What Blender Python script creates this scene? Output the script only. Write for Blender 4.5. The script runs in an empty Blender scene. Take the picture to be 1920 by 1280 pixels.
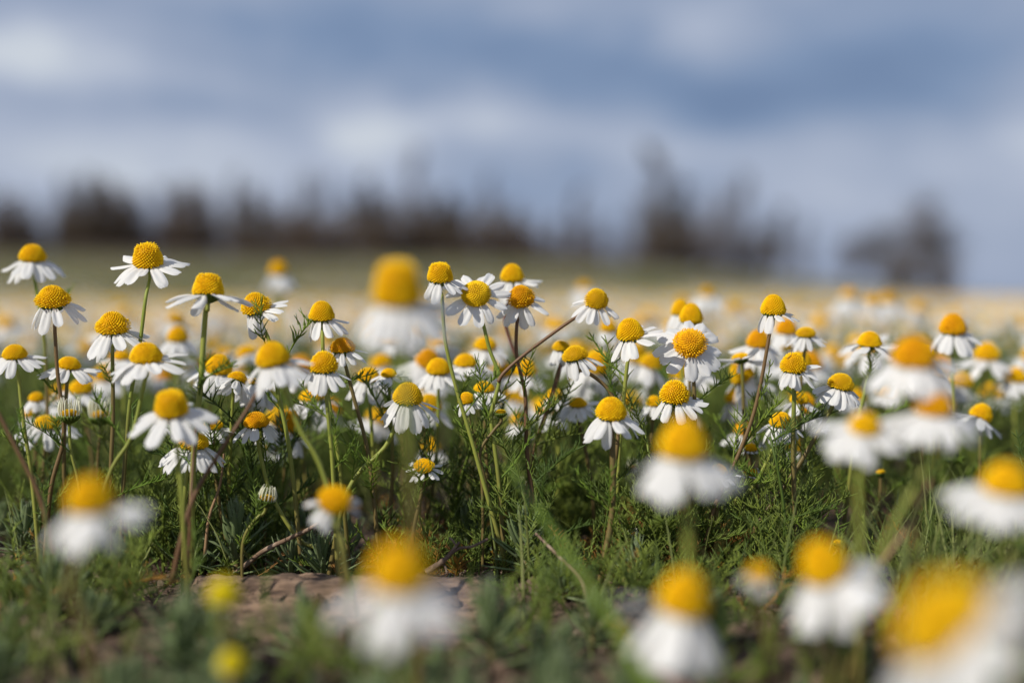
import bpy, math, random
import numpy as np
from mathutils import noise as mnoise
from mathutils import Vector, Matrix, Euler
R_ = math.radians
scene = bpy.context.scene
col = scene.collection

# ------------------------------------------------------------------ camera
FPX = 1920 * 50 / 36
PITCH = math.atan((640 - 560) / FPX)
CAMZ = 0.080
cam = bpy.data.cameras.new('camera')
camo = bpy.data.objects.new('camera', cam); col.objects.link(camo)
camo.location = (0, 0, CAMZ)
camo.rotation_euler = (math.pi / 2 - PITCH, 0, 0)
cam.lens = 50; cam.sensor_width = 36
cam.clip_start = 0.005; cam.clip_end = 3000
cam.dof.use_dof = True; cam.dof.focus_distance = 0.400; cam.dof.aperture_fstop = 4.8
cam.dof.aperture_blades = 0
scene.camera = camo

def P(px, py, d):
    xc = (px - 960) / FPX * d; yc = (640 - py) / FPX * d
    return Vector((xc, d * math.cos(PITCH) + yc * math.sin(PITCH), CAMZ - d * math.sin(PITCH) + yc * math.cos(PITCH)))

# ------------------------------------------------------------------ light
scene.view_settings.view_transform = 'Standard'
scene.view_settings.look = 'None'
scene.view_settings.exposure = 0.0
scene.view_settings.gamma = 1.0
SUN_EL = R_(40); SUN_DIR = Vector((-0.80, -0.60, 0)).normalized()
sdir = Vector((SUN_DIR.x * math.cos(SUN_EL), SUN_DIR.y * math.cos(SUN_EL), math.sin(SUN_EL)))
sl = bpy.data.lights.new('sun', 'SUN'); sl.energy = 4.4; sl.angle = R_(0.5); sl.color = (1, 0.94, 0.84)
so = bpy.data.objects.new('sun', sl); col.objects.link(so)
so.rotation_euler = sdir.to_track_quat('Z', 'Y').to_euler()

world = bpy.data.worlds.new('World'); scene.world = world; world.use_nodes = True
nt = world.node_tree; nt.nodes.clear()
def N(tree, typ, **kw):
    n = tree.nodes.new(typ)
    for k, v in kw.items():
        if k.startswith('i_'):
            n.inputs[k[2:]].default_value = v
        else: setattr(n, k, v)
    return n
def mth(tree, op, a, b=None, c=None, clamp=False):
    n = tree.nodes.new('ShaderNodeMath'); n.operation = op; n.use_clamp = clamp
    for i, v in enumerate((a, b, c)):
        if v is None: continue
        if isinstance(v, (int, float)): n.inputs[i].default_value = v
        else: tree.links.new(v, n.inputs[i])
    return n.outputs[0]
def mixc(tree, fac, a, b):
    n = tree.nodes.new('ShaderNodeMix'); n.data_type = 'RGBA'
    for s, v in ((n.inputs[0], fac), (n.inputs[6], a), (n.inputs[7], b)):
        if isinstance(v, (int, float, tuple)): s.default_value = (*v, 1) if isinstance(v, tuple) else v
        else: tree.links.new(v, s)
    return n.outputs[2]

def srgb(r, g, b):
    return tuple((c / 255 / 12.92 if c / 255 < .04045 else ((c / 255 + .055) / 1.055) ** 2.4) for c in (r, g, b))

sky = N(nt, 'ShaderNodeTexSky', sky_type='NISHITA', sun_disc=False, sun_elevation=SUN_EL,
        sun_rotation=math.atan2(SUN_DIR.x, SUN_DIR.y), dust_density=2.0)
tc = N(nt, 'ShaderNodeTexCoord')
sx = N(nt, 'ShaderNodeSeparateXYZ'); nt.links.new(tc.outputs['Generated'], sx.inputs[0])
X, Y, Z = sx.outputs
az = mth(nt, 'ARCTAN2', X, Y)
el = mth(nt, 'ARCSINE', Z)
# stretched cloud noise, in sky directions
cmb = N(nt, 'ShaderNodeCombineXYZ'); nt.links.new(az, cmb.inputs[0]); nt.links.new(mth(nt, 'MULTIPLY', el, 2.2), cmb.inputs[1])
noi = N(nt, 'ShaderNodeTexNoise', i_Scale=5.0, i_Detail=5.0, i_Roughness=0.5); nt.links.new(cmb.outputs[0], noi.inputs['Vector'])
noi2 = N(nt, 'ShaderNodeTexNoise', i_Scale=9.0, i_Detail=4.0, i_Roughness=0.55); nt.links.new(cmb.outputs[0], noi2.inputs['Vector'])
dz = mth(nt, 'MULTIPLY', mth(nt, 'SUBTRACT', noi2.outputs[0], 0.5), 0.11)
azd = mth(nt, 'ADD', az, mth(nt, 'MULTIPLY', dz, 1.6)); eld = mth(nt, 'ADD', el, mth(nt, 'MULTIPLY', dz, 0.6))
def blob(px, py, rx, ry, amp):
    a0 = math.atan((px - 960) / FPX); e0 = math.atan((560 - py) / FPX)
    dx = mth(nt, 'DIVIDE', mth(nt, 'SUBTRACT', azd, a0), rx / FPX)
    dy = mth(nt, 'DIVIDE', mth(nt, 'SUBTRACT', eld, e0), ry / FPX)
    s = mth(nt, 'ADD', mth(nt, 'MULTIPLY', dx, dx), mth(nt, 'MULTIPLY', dy, dy))
    return mth(nt, 'MULTIPLY', mth(nt, 'EXPONENT', mth(nt, 'MULTIPLY', s, -1.0)), amp)
def total(lst):
    t = lst[0]
    for b in lst[1:]: t = mth(nt, 'ADD', t, b)
    return t
lightm = total([blob(20, 130, 170, 48, .55), blob(250, 60, 420, 35, .18), blob(330, 165, 260, 40, .18), blob(700, 245, 75, 70, .36),
                blob(900, 232, 150, 45, .34), blob(200, 300, 420, 70, .38), blob(1300, 60, 160, 60, .35), blob(1250, 270, 300, 45, .22), blob(640, 345, 300, 60, .15),
                blob(1930, 270, 80, 70, .30), blob(1700, 350, 420, 110, .22), blob(1020, 20, 120, 30, .15)])
darkm = total([blob(560, 45, 420, 38, .55), blob(900, 110, 380, 60, .62), blob(300, 215, 260, 22, .22), blob(1400, 185, 330, 75, .78),
               blob(1800, 110, 300, 60, .40), blob(1750, 220, 180, 40, .35), blob(1520, 20, 300, 35, .25), blob(850, 340, 260, 60, .22), blob(1000, 330, 120, 70, .25)])
noi3 = N(nt, 'ShaderNodeTexNoise', i_Scale=16.0, i_Detail=3.0, i_Roughness=0.5)
cmb3 = N(nt, 'ShaderNodeCombineXYZ'); nt.links.new(az, cmb3.inputs[0]); nt.links.new(mth(nt, 'MULTIPLY', el, 1.9), cmb3.inputs[1]); nt.links.new(cmb3.outputs[0], noi3.inputs['Vector'])
dens = mth(nt, 'ADD', mth(nt, 'MULTIPLY', mth(nt, 'SUBTRACT', noi.outputs[0], 0.5), 0.40), mth(nt, 'MULTIPLY', mth(nt, 'SUBTRACT', noi3.outputs[0], 0.5), 0.35))
val = mth(nt, 'ADD', mth(nt, 'SUBTRACT', mth(nt, 'ADD', 0.50, lightm), mth(nt, 'MULTIPLY', darkm, 0.44)), dens)
ramp = N(nt, 'ShaderNodeValToRGB'); nt.links.new(val, ramp.inputs[0])
cr = ramp.color_ramp
stops = [(0.0, srgb(96, 119, 156)), (0.28, srgb(125, 146, 179)), (0.50, srgb(150, 164, 190)), (0.75, srgb(174, 184, 205)), (1.0, srgb(206, 213, 223))]
cr.elements[0].position = 0; cr.elements[0].color = (*stops[0][1], 1)
cr.elements[1].position = 1; cr.elements[1].color = (*stops[-1][1], 1)
for p_, c_ in stops[1:-1]:
    e = cr.elements.new(p_); e.color = (*c_, 1)
sc10 = N(nt, 'ShaderNodeVectorMath', operation='SCALE'); nt.links.new(ramp.outputs[0], sc10.inputs[0]); sc10.inputs['Scale'].default_value = 10.0
cover = mth(nt, 'SUBTRACT', 0.97, mth(nt, 'MULTIPLY', mth(nt, 'MAXIMUM', el, 0.0), 0.25), clamp=True)
skc = mixc(nt, cover, sky.outputs[0], sc10.outputs[0])
bg = N(nt, 'ShaderNodeBackground'); bg.inputs[1].default_value = 0.1
nt.links.new(skc, bg.inputs[0])
wo = N(nt, 'ShaderNodeOutputWorld'); nt.links.new(bg.outputs[0], wo.inputs[0])

# ------------------------------------------------------------------ materials
def material(name, base, rough=.6, trans=0.0, spec=.3, var=None, noise=None, bump=None, tint=False, hue_z=None, sheen=0):
    """var: second colour mixed in by object random (or the 'tint' attribute when tint=True);
       noise: (colour, scale, low, high) patches of a further colour; bump: (scale, strength, distance)"""
    m = bpy.data.materials.new(name); m.use_nodes = True
    t = m.node_tree; b = t.nodes['Principled BSDF']
    c = base
    src = N(t, 'ShaderNodeRGB'); src.outputs[0].default_value = (*base, 1); c = src.outputs[0]
    if var:
        if tint:
            a = N(t, 'ShaderNodeAttribute', attribute_name='tint'); f = a.outputs['Fac']
        else:
            a = N(t, 'ShaderNodeObjectInfo'); f = a.outputs['Random']
        c = mixc(t, f, c, var)
    tcn = N(t, 'ShaderNodeTexCoord')
    if noise:
        nc, sc, lo, hi = noise
        n = N(t, 'ShaderNodeTexNoise', i_Scale=sc, i_Detail=5.0, i_Roughness=.6); t.links.new(tcn.outputs['Object'], n.inputs['Vector'])
        mr = N(t, 'ShaderNodeMapRange', interpolation_type='SMOOTHSTEP'); t.links.new(n.outputs[0], mr.inputs[0])
        mr.inputs[1].default_value = lo; mr.inputs[2].default_value = hi
        c = mixc(t, mr.outputs[0], c, nc)
    if hue_z:   # real colour change along a stem: (colour, z low, z high, noise scale)
        zc, z0, z1 = hue_z
        g = N(t, 'ShaderNodeNewGeometry'); s = N(t, 'ShaderNodeSeparateXYZ'); t.links.new(g.outputs['Position'], s.inputs[0])
        oi = N(t, 'ShaderNodeObjectInfo')
        zz = mth(t, 'ADD', s.outputs[2], mth(t, 'MULTIPLY', mth(t, 'SUBTRACT', oi.outputs['Random'], .5), .07))
        mr = N(t, 'ShaderNodeMapRange', interpolation_type='SMOOTHSTEP'); t.links.new(zz, mr.inputs[0])
        mr.inputs[1].default_value = z1; mr.inputs[2].default_value = z0
        c = mixc(t, mr.outputs[0], c, zc)
    t.links.new(c, b.inputs['Base Color'])
    b.inputs['Roughness'].default_value = rough
    b.inputs['Specular IOR Level'].default_value = spec
    if bump:
        n = N(t, 'ShaderNodeTexNoise', i_Scale=bump[0], i_Detail=6.0, i_Roughness=.65); t.links.new(tcn.outputs['Object'], n.inputs['Vector'])
        bp = N(t, 'ShaderNodeBump'); bp.inputs['Strength'].default_value = bump[1]; bp.inputs['Distance'].default_value = bump[2]
        t.links.new(n.outputs[0], bp.inputs['Height']); t.links.new(bp.outputs[0], b.inputs['Normal'])
    if trans:
        tr = N(t, 'ShaderNodeBsdfTranslucent'); t.links.new(c, tr.inputs[0])
        mx = N(t, 'ShaderNodeMixShader'); mx.inputs[0].default_value = trans
        t.links.new(b.outputs[0], mx.inputs[1]); t.links.new(tr.outputs[0], mx.inputs[2])
        t.links.new(mx.outputs[0], t.nodes['Material Output'].inputs[0])
    return m

M = {}
M['petal'] = material('white_petal', (.86, .86, .85), .55, trans=.36, spec=.2, var=(.80, .80, .79), noise=((.74, .73, .66), 5.0, .62, .78))
M['bud_petal'] = material('cream_bud_petal', (.80, .80, .62), .55, trans=.2, spec=.2)
M['disc'] = material('yellow_disc', (.60, .29, .001), .6, trans=.0, spec=.15, var=(.98, .64, .005), tint=True)
M['disc_orange'] = material('orange_disc', (.50, .19, .001), .6, spec=.15, var=(.95, .52, .005), tint=True)
M['disc_green'] = material('greenish_disc', (.48, .25, .002), .6, spec=.15, var=(.92, .60, .008), tint=True)
M['disc_lemon'] = material('lemon_disc', (.62, .50, .004), .6, spec=.15, var=(.85, .72, .02), tint=True)
M['calyx'] = material('green_calyx', (.09, .15, .02), .6, trans=.1, var=(.14, .19, .03))
M['stem'] = material('green_stem', (.19, .26, .03), .5, spec=.35, var=(.26, .28, .05), hue_z=((.15, .11, .035), .020, .058), bump=(900, .3, .0002))
M['stem_brown'] = material('brown_stem', (.17, .115, .04), .5, spec=.35, var=(.14, .055, .035), bump=(900, .3, .0002))
M['leaf'] = material('feathery_leaf', (.070, .120, .020), .5, trans=.25, var=(.24, .30, .05), tint=True)
M['leaf_obj'] = material('feathery_leaf_part', (.11, .19, .02), .5, trans=.25, var=(.2, .28, .035))
M['sage'] = material('hairy_sage_leaf', (.20, .25, .13), .8, trans=.15, spec=.1, var=(.15, .21, .08), tint=True)
M['hair'] = material('pale_leaf_hair', (.42, .46, .38), .8, trans=.4, spec=.1)
M['grass'] = material('grass_blade', (.11, .16, .03), .5, trans=.25, var=(.24, .26, .08), tint=True)
M['dry'] = material('dry_leaf', (.42, .22, .03), .7, trans=.2, var=(.25, .12, .045), tint=True)
M['twig'] = material('dry_twig', (.20, .13, .085), .8, spec=.15, var=(.13, .09, .07), noise=((.36, .27, .20), 140, .45, .65), bump=(500, .8, .0008))
M['straw'] = material('dry_straw', (.36, .24, .12), .6, var=(.26, .15, .085), noise=((.12, .07, .04), 90, .55, .7))
M['trunk'] = material('tree_bark', (.12, .09, .068), .9, var=(.10, .075, .06), noise=((.02, .016, .014), 2.0, .5, .7))
M['crown'] = material('dark_tree_leaf', (.085, .068, .040), .8, trans=.1, var=(.13, .09, .065))
M['insect'] = material('black_insect', (.02, .018, .015), .4)
M['soil_crumb'] = material('soil_crumb', (.085, .055, .038), .95, spec=.1, var=(.19, .135, .10), tint=True, bump=(900, .6, .0006))

def ground_material():
    m = bpy.data.materials.new('ground_soil'); m.use_nodes = True; t = m.node_tree; b = t.nodes['Principled BSDF']
    g = N(t, 'ShaderNodeNewGeometry'); s = N(t, 'ShaderNodeSeparateXYZ'); t.links.new(g.outputs['Position'], s.inputs[0])
    def noise(sc, det=5.):
        n = N(t, 'ShaderNodeTexNoise', i_Scale=sc, i_Detail=det, i_Roughness=.6); t.links.new(g.outputs['Position'], n.inputs['Vector']); return n.outputs[0]
    def mr(v, a, bb):
        r = N(t, 'ShaderNodeMapRange', interpolation_type='SMOOTHSTEP'); t.links.new(v, r.inputs[0]); r.inputs[1].default_value = a; r.inputs[2].default_value = bb; return r.outputs[0]
    soil = mixc(t, mr(noise(45), .35, .68), (.050, .033, .024), (.125, .085, .06))
    soil = mixc(t, mr(noise(260), .5, .7), soil, (.16, .11, .08))
    far = mixc(t, mr(noise(.8), .38, .62), (.085, .092, .030), (.135, .115, .055))
    far = mixc(t, mr(noise(.09), .55, .75), far, (.10, .08, .045))
    c = mixc(t, mr(s.outputs[1], .6, 2.2), soil, far)
    # the bare brown strip at the top of the bank under the trees
    c = mixc(t, mth(t, 'MULTIPLY', mr(s.outputs[1], 36, 50), mr(s.outputs[2], .25, .9)), c, (.075, .055, .04))
    t.links.new(c, b.inputs['Base Color']); b.inputs['Roughness'].default_value = .95; b.inputs['Specular IOR Level'].default_value = .15
    bp = N(t, 'ShaderNodeBump'); bp.inputs['Strength'].default_value = .9; bp.inputs['Distance'].default_value = .003
    t.links.new(noise(400), bp.inputs['Height']); t.links.new(bp.outputs[0], b.inputs['Normal'])
    return m
M['ground'] = ground_material()

# ------------------------------------------------------------------ geometry helpers
# a "geo" is (V float[n,3], F int[m,3], T float[n]) : triangles with a per vertex tint
def geo(V, F, tint=0.0):
    V = np.asarray(V, float).reshape(-1, 3); F = np.asarray(F, np.int64).reshape(-1, 3)
    return (V, F, np.full(len(V), float(tint)))
def join(gs):
    o = 0; Vs = []; Fs = []; Ts = []
    for V, F, T in gs:
        Vs.append(V); Fs.append(F + o); Ts.append(T); o += len(V)
    return (np.concatenate(Vs), np.concatenate(Fs), np.concatenate(Ts))
def xf(g, mat=None, tint=None):
    V, F, T = g
    if mat is not None:
        A = np.array(mat)
        V = V @ A[:3, :3].T + A[:3, 3]
    if tint is not None: T = np.full(len(V), float(tint))
    return (V, F, T)
def scatter(g, mats, tints):
    """many copies of one geo, joined; mats = list of 4x4"""
    V, F, T = g; n = len(mats)
    A = np.array([np.array(m) for m in mats])
    VV = np.einsum('nij,vj->nvi', A[:, :3, :3], V) + A[:, None, :3, 3]
    FF = F[None] + (np.arange(n) * len(V))[:, None, None]
    TT = np.repeat(np.asarray(tints, float), len(V))
    return (VV.reshape(-1, 3), FF.reshape(-1, 3), TT)
def to_mesh(name, g, mat, smooth=True):
    """g: a geo or list of (geo, matkey); mat: key or list"""
    if isinstance(g, list):
        keys = []; idx = []
        for gg, k in g:
            if k not in keys: keys.append(k)
            idx.append(np.full(len(gg[1]), keys.index(k)))
        V, F, T = join([gg for gg, _ in g]); idx = np.concatenate(idx)
    else:
        V, F, T = g; keys = [mat]; idx = None
    me = bpy.data.meshes.new(name)
    me.vertices.add(len(V)); me.vertices.foreach_set('co', V.astype(np.float32).ravel())
    me.loops.add(len(F) * 3); me.loops.foreach_set('vertex_index', F.astype(np.int32).ravel())
    me.polygons.add(len(F)); me.polygons.foreach_set('loop_start', np.arange(0, len(F) * 3, 3, dtype=np.int32))
    if idx is not None: me.polygons.foreach_set('material_index', idx.astype(np.int32))
    me.update(calc_edges=True)
    me.polygons.foreach_set('use_smooth', np.full(len(F), smooth))
    a = me.attributes.new('tint', 'FLOAT', 'POINT'); a.data.foreach_set('value', T.astype(np.float32))
    for k in keys: me.materials.append(M[k])
    me.validate()
    return me
def ob(name, me, parent=None, mat=None):
    o = bpy.data.objects.new(name, me); col.objects.link(o)
    if parent: o.parent = parent
    if mat is not None: o.matrix_local = mat
    return o
def tag(o, label=None, cat=None, group=None, kind=None):
    if label: o['label'] = label
    if cat: o['category'] = cat
    if group: o['group'] = group
    if kind: o['kind'] = kind
    return o
def frame_path(pts):
    pts = [Vector(p) for p in pts]; out = []
    up = Vector((0, 0, 1)) if abs((pts[1] - pts[0]).normalized().z) < .9 else Vector((1, 0, 0))
    for i, p in enumerate(pts):
        t = (pts[min(i + 1, len(pts) - 1)] - pts[max(i - 1, 0)]).normalized()
        n = (up - t * up.dot(t)).normalized(); up = n
        out.append((p, n, t.cross(n)))
    return out
def tube(pts, rad, sides=6, flat=1.0, tint=0.0, cap=True):
    fr = frame_path(pts); V = []; F = []; n = len(fr)
    for i, (p, a, b) in enumerate(fr):
        r = rad[i] if hasattr(rad, '__len__') else rad
        for k in range(sides):
            th = 2 * math.pi * k / sides
            V.append(p + a * (math.cos(th) * r * flat) + b * (math.sin(th) * r))
    for i in range(n - 1):
        for k in range(sides):
            a = i * sides + k; b = i * sides + (k + 1) % sides; c = b + sides; d = a + sides
            F += [(a, b, c), (a, c, d)]
    if cap:
        V.append(fr[-1][0]); c = len(V) - 1; o = (n - 1) * sides
        for k in range(sides): F.append((o + k, o + (k + 1) % sides, c))
    return geo([tuple(v) for v in V], F, tint)
def catmull(pts, sub=5):
    pts = [Vector(p) for p in pts]
    if len(pts) < 3: return [pts[0].lerp(pts[-1], i / sub) for i in range(sub + 1)]
    q = [pts[0] * 2 - pts[1]] + pts + [pts[-1] * 2 - pts[-2]]; out = []
    for i in range(1, len(q) - 2):
        p0, p1, p2, p3 = q[i - 1], q[i], q[i + 1], q[i + 2]
        for s in range(sub):
            t = s / sub
            out.append(.5 * ((2 * p1) + (p2 - p0) * t + (2 * p0 - 5 * p1 + 4 * p2 - p3) * t * t + (3 * p1 - p0 - 3 * p2 + p3) * t ** 3))
    out.append(pts[-1]); return out

# ------------------------------------------------------------------ terrain
KN_PX = [-3000, 0, 700, 1000, 1300, 1500, 1640, 1760, 1900, 6000]
KN_PY = [470, 471, 476, 486, 500, 516, 536, 556, 560, 560]
def terrain(x, y):
    x = np.asarray(x, float); y = np.asarray(y, float)
    u = 960 + x / np.maximum(y, 4.0) * FPX
    zf = (561 - np.interp(u, KN_PX, KN_PY)) / FPX * 60 + .0
    g = np.clip((y - 8) / 52, 0, 1)
    near = .0016 * np.sin(x * 37 + 1.3) * np.cos(y * 29) + .0011 * np.sin(x * 91 + y * 67) + .0012 * np.cos(y * 83 - x * 24)
    far = .012 * np.sin(x * 1.7 + .5) * np.sin(y * 1.1) * np.clip((y - 1.5) / 3, 0, 1)
    bump_bank = .10 * np.sin(x * .35 + 1) * g
    return zf * g + near + far + bump_bank
def tz(x, y): return float(terrain(x, y))
def axis(s, ext, n):
    k = math.asinh(ext / s); return s * np.sinh(np.linspace(-k, k, n))
gx = axis(.16, 900, 620)
ks = math.asinh(1400 / .22); gy = .35 + .22 * np.sinh(np.linspace(-math.asinh(60 / .22), ks, 640))
GX, GY = np.meshgrid(gx, gy)
GZ = terrain(GX, GY)
V = np.stack([GX.ravel(), GY.ravel(), GZ.ravel()], 1)
nx = len(gx); ny = len(gy)
ii = (np.arange(ny - 1)[:, None] * nx + np.arange(nx - 1)[None]).ravel()
F = np.concatenate([np.stack([ii, ii + 1, ii + nx + 1], 1), np.stack([ii, ii + nx + 1, ii + nx], 1)])
tag(ob('ground', to_mesh('ground', (V, F, np.zeros(len(V))), 'ground')), kind='structure')

# ------------------------------------------------------------------ flower meshes
rng = random.Random(7)
def petal_geo(bow, curl, seed, notch=.035, nx_=10, ny_=7):
    r = random.Random(seed); V = []; F = []
    side = r.uniform(-.05, .05)
    for i in range(nx_ + 1):
        t = i / nx_
        w = .205 * (1 - (1 - min(1, t / .55)) ** 2 * .68) * (1 - max(0, (t - .72) / .28) ** 2.6 * .55)
        for j in range(ny_):
            v = j / (ny_ - 1) * 2 - 1
            x = t
            if i == nx_: x = 1 - .05 * v * v + notch * (math.cos(v * math.pi * 2) * .5 - .5)
            elif i == nx_ - 1: x = t - .02 * v * v
            z = -bow * t * t - .055 * math.cos(v * math.pi * 1.5) * math.sin(math.pi * min(1, t * 1.1)) * .6 - curl * v * v * w * 1.5
            V.append((x, v * w + side * t * t, z + r.uniform(-.002, .002)))
    for i in range(nx_):
        for j in range(ny_ - 1):
            a = i * ny_ + j; F += [(a, a + ny_, a + ny_ + 1), (a, a + ny_ + 1, a + 1)]
    return geo(V, F)
PET = [petal_geo(.05, .1, 1), petal_geo(.16, .25, 2), petal_geo(.28, .15, 3, .06), petal_geo(.02, .35, 4, .02), petal_geo(.12, -.1, 5, .07), petal_geo(.40, .4, 6)]
PETM = [to_mesh('petal', g, 'petal') for g in PET]
PETLOW = [petal_geo(.12, .2, 9, .03, 4, 3), petal_geo(.25, .2, 10, .03, 4, 3)]

def profile(kind, s):
    """s 0 (rim) .. 1 (apex): (radius, height) in disc radii"""
    if kind == 'flat':
        a = s * math.pi / 2; return math.cos(a), .18 + .45 * math.sin(a)
    if kind == 'cone':
        a = s * math.pi / 2; return math.cos(a) ** .95, .12 + 1.5 * math.sin(a) ** 1.08
    if kind == 'barrel':
        a = s * math.pi / 2; r = math.cos(a) ** .86 * (1.0 - .10 * max(0, 1 - s * 4) ** 2); return r, .04 + 1.51 * math.sin(a)
    a = s * math.pi / 2; r = math.cos(a * (1 - .0)) ** .95 * (1 - .10 * max(0, 1 - s * 5) ** 2) + .03 * math.sin(math.pi * min(1, s * 2.5)); return r, .04 + 1.46 * math.sin(a)
def disc_geo(kind, style, seed, n=340):
    r = random.Random(seed); gs = []
    K = 60; prof = [profile(kind, k / K) for k in range(K + 1)]
    # solid core
    seg = 20; V = [(0, 0, -.02)]; F = []
    ringp = [(.55, 0.0), (.9, .04)] + [(a * .92, b * .94) for a, b in prof[::4]]
    for rr, h in ringp:
        for k in range(seg):
            th = 2 * math.pi * k / seg; V.append((rr * math.cos(th), rr * math.sin(th), h))
    for i in range(len(ringp) - 1):
        for k in range(seg):
            a = 1 + i * seg + k; b = 1 + i * seg + (k + 1) % seg; F += [(a, b, b + seg), (a, b + seg, a + seg)]
    for k in range(seg): F.append((0, 1 + (k + 1) % seg, 1 + k))
    gs.append(geo(V, F, .15))  # darker tint paints shade into the gaps between the florets
    area = [0]
    for k in range(K):
        (r0, h0), (r1, h1) = prof[k], prof[k + 1]
        area.append(area[-1] + (r0 + r1) * math.hypot(r1 - r0, h1 - h0) * math.pi)
    tot = area[-1]; br = math.sqrt(tot / n / math.pi)
    bumpV = []; 
    for z_, rr in ((-.9, .80), (.45, .70)):
        for k in range(6):
            th = math.pi / 3 * k; bumpV.append((rr * math.cos(th), rr * math.sin(th), z_))
    bumpV.append((0, 0, 1.15)); bF = []
    for k in range(6):
        a, b = k, (k + 1) % 6; bF += [(a, b, b + 6), (a, b + 6, a + 6), (a + 6, b + 6, 12)]
    bg_ = geo(bumpV, bF)
    mats = []; tints = []
    for i in range(n):
        tgt = (i + .5) / n * tot
        k = next(j for j in range(K) if area[j + 1] >= tgt)
        f = (tgt - area[k]) / (area[k + 1] - area[k]); s = (k + f) / K
        rr, h = profile(kind, s); r2, h2 = profile(kind, min(1, s + .01)); r1, h1 = profile(kind, max(0, s - .01))
        tr, th_ = r2 - r1, h2 - h1; L = math.hypot(tr, th_) or 1
        nr, nh = th_ / L, -tr / L
        a = i * 2.399963
        nrm = Vector((nr * math.cos(a), nr * math.sin(a), nh))
        out = 0; sc = br * (1.0 - .25 * s); ln = 1.0; jit = 0
        if style == 'rim' and s < .34:
            out = .02 + .05 * math.sin(math.pi * min(1, s / .34)) + r.uniform(-.03, .13); ln = 1.8; jit = .45; sc *= .72
        elif style == 'rough':
            out = r.uniform(-.01, .11) * (1.3 - s); ln = 1.5; jit = .3; sc *= .78
        elif s < .16: out = r.uniform(0, .07); ln = 1.2; jit = .2
        if style == 'crown' and .45 < s < .75:
            out = r.uniform(0, .13); ln = 1.4; jit = .3; sc *= .9
        p = Vector((rr * math.cos(a), rr * math.sin(a), h)) + nrm * out
        nrm = (nrm + Vector((r.uniform(-1, 1), r.uniform(-1, 1), r.uniform(-1, 1))) * jit).normalized()
        q = nrm.to_track_quat('Z', 'Y').to_matrix().to_4x4()
        mats.append(Matrix.Translation(p) @ q @ Matrix.Rotation(r.uniform(0, 1), 4, 'Z') @ Matrix.Diagonal((sc, sc, sc * ln, 1)))
        tints.append(min(1, max(.3, r.gauss(.80, .18) - (.28 if s > .72 and style in ('plain', 'rim') else 0))))
    gs.append(scatter(bg_, mats, tints))
    return join(gs)
DISCK = {'dome': ('dome', 'plain'), 'rim': ('dome', 'rim'), 'rough': ('dome', 'rough'), 'barrel': ('barrel', 'crown'), 'cone': ('cone', 'rim'), 'conep': ('cone', 'plain'), 'flat': ('flat', 'rough')}
DISCG = {k: disc_geo(v[0], v[1], i + 3) for i, (k, v) in enumerate(DISCK.items())}
DISCM = {(k, m): to_mesh('flower_center', g, m) for k, g in DISCG.items() for m in ('disc', 'disc_orange', 'disc_green', 'disc_lemon')}
HH = {'dome': 1.54, 'rim': 1.54, 'rough': 1.54, 'barrel': 1.6, 'cone': 1.7, 'conep': 1.7, 'flat': .63}

def calyx_geo():
    gs = []; seg = 16; prof = [(.22, -.55), (.34, -.42), (.62, -.26), (.82, -.10), (.86, .02), (.7, .05)]
    V = []; F = []
    for rr, h in prof:
        for k in range(seg):
            th = 2 * math.pi * k / seg; V.append((rr * math.cos(th), rr * math.sin(th), h))
    for i in range(len(prof) - 1):
        for k in range(seg):
            a = i * seg + k; b = i * seg + (k + 1) % seg; F += [(a, b, b + seg), (a, b + seg, a + seg)]
    gs.append(geo(V, F))
    for k in range(18):   # overlapping bracts
        th = 2 * math.pi * k / 18; c, s = math.cos(th), math.sin(th)
        pts = [(.3 * c, .3 * s, -.47), (.66 * c, .66 * s, -.27), (.9 * c, .9 * s, -.06), (.93 * c, .93 * s, .07)]
        gs.append(tube(pts, [.06, .1, .08, .02], 4, .6))
    return join(gs)
CALM = to_mesh('calyx', calyx_geo(), 'calyx')

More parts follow.
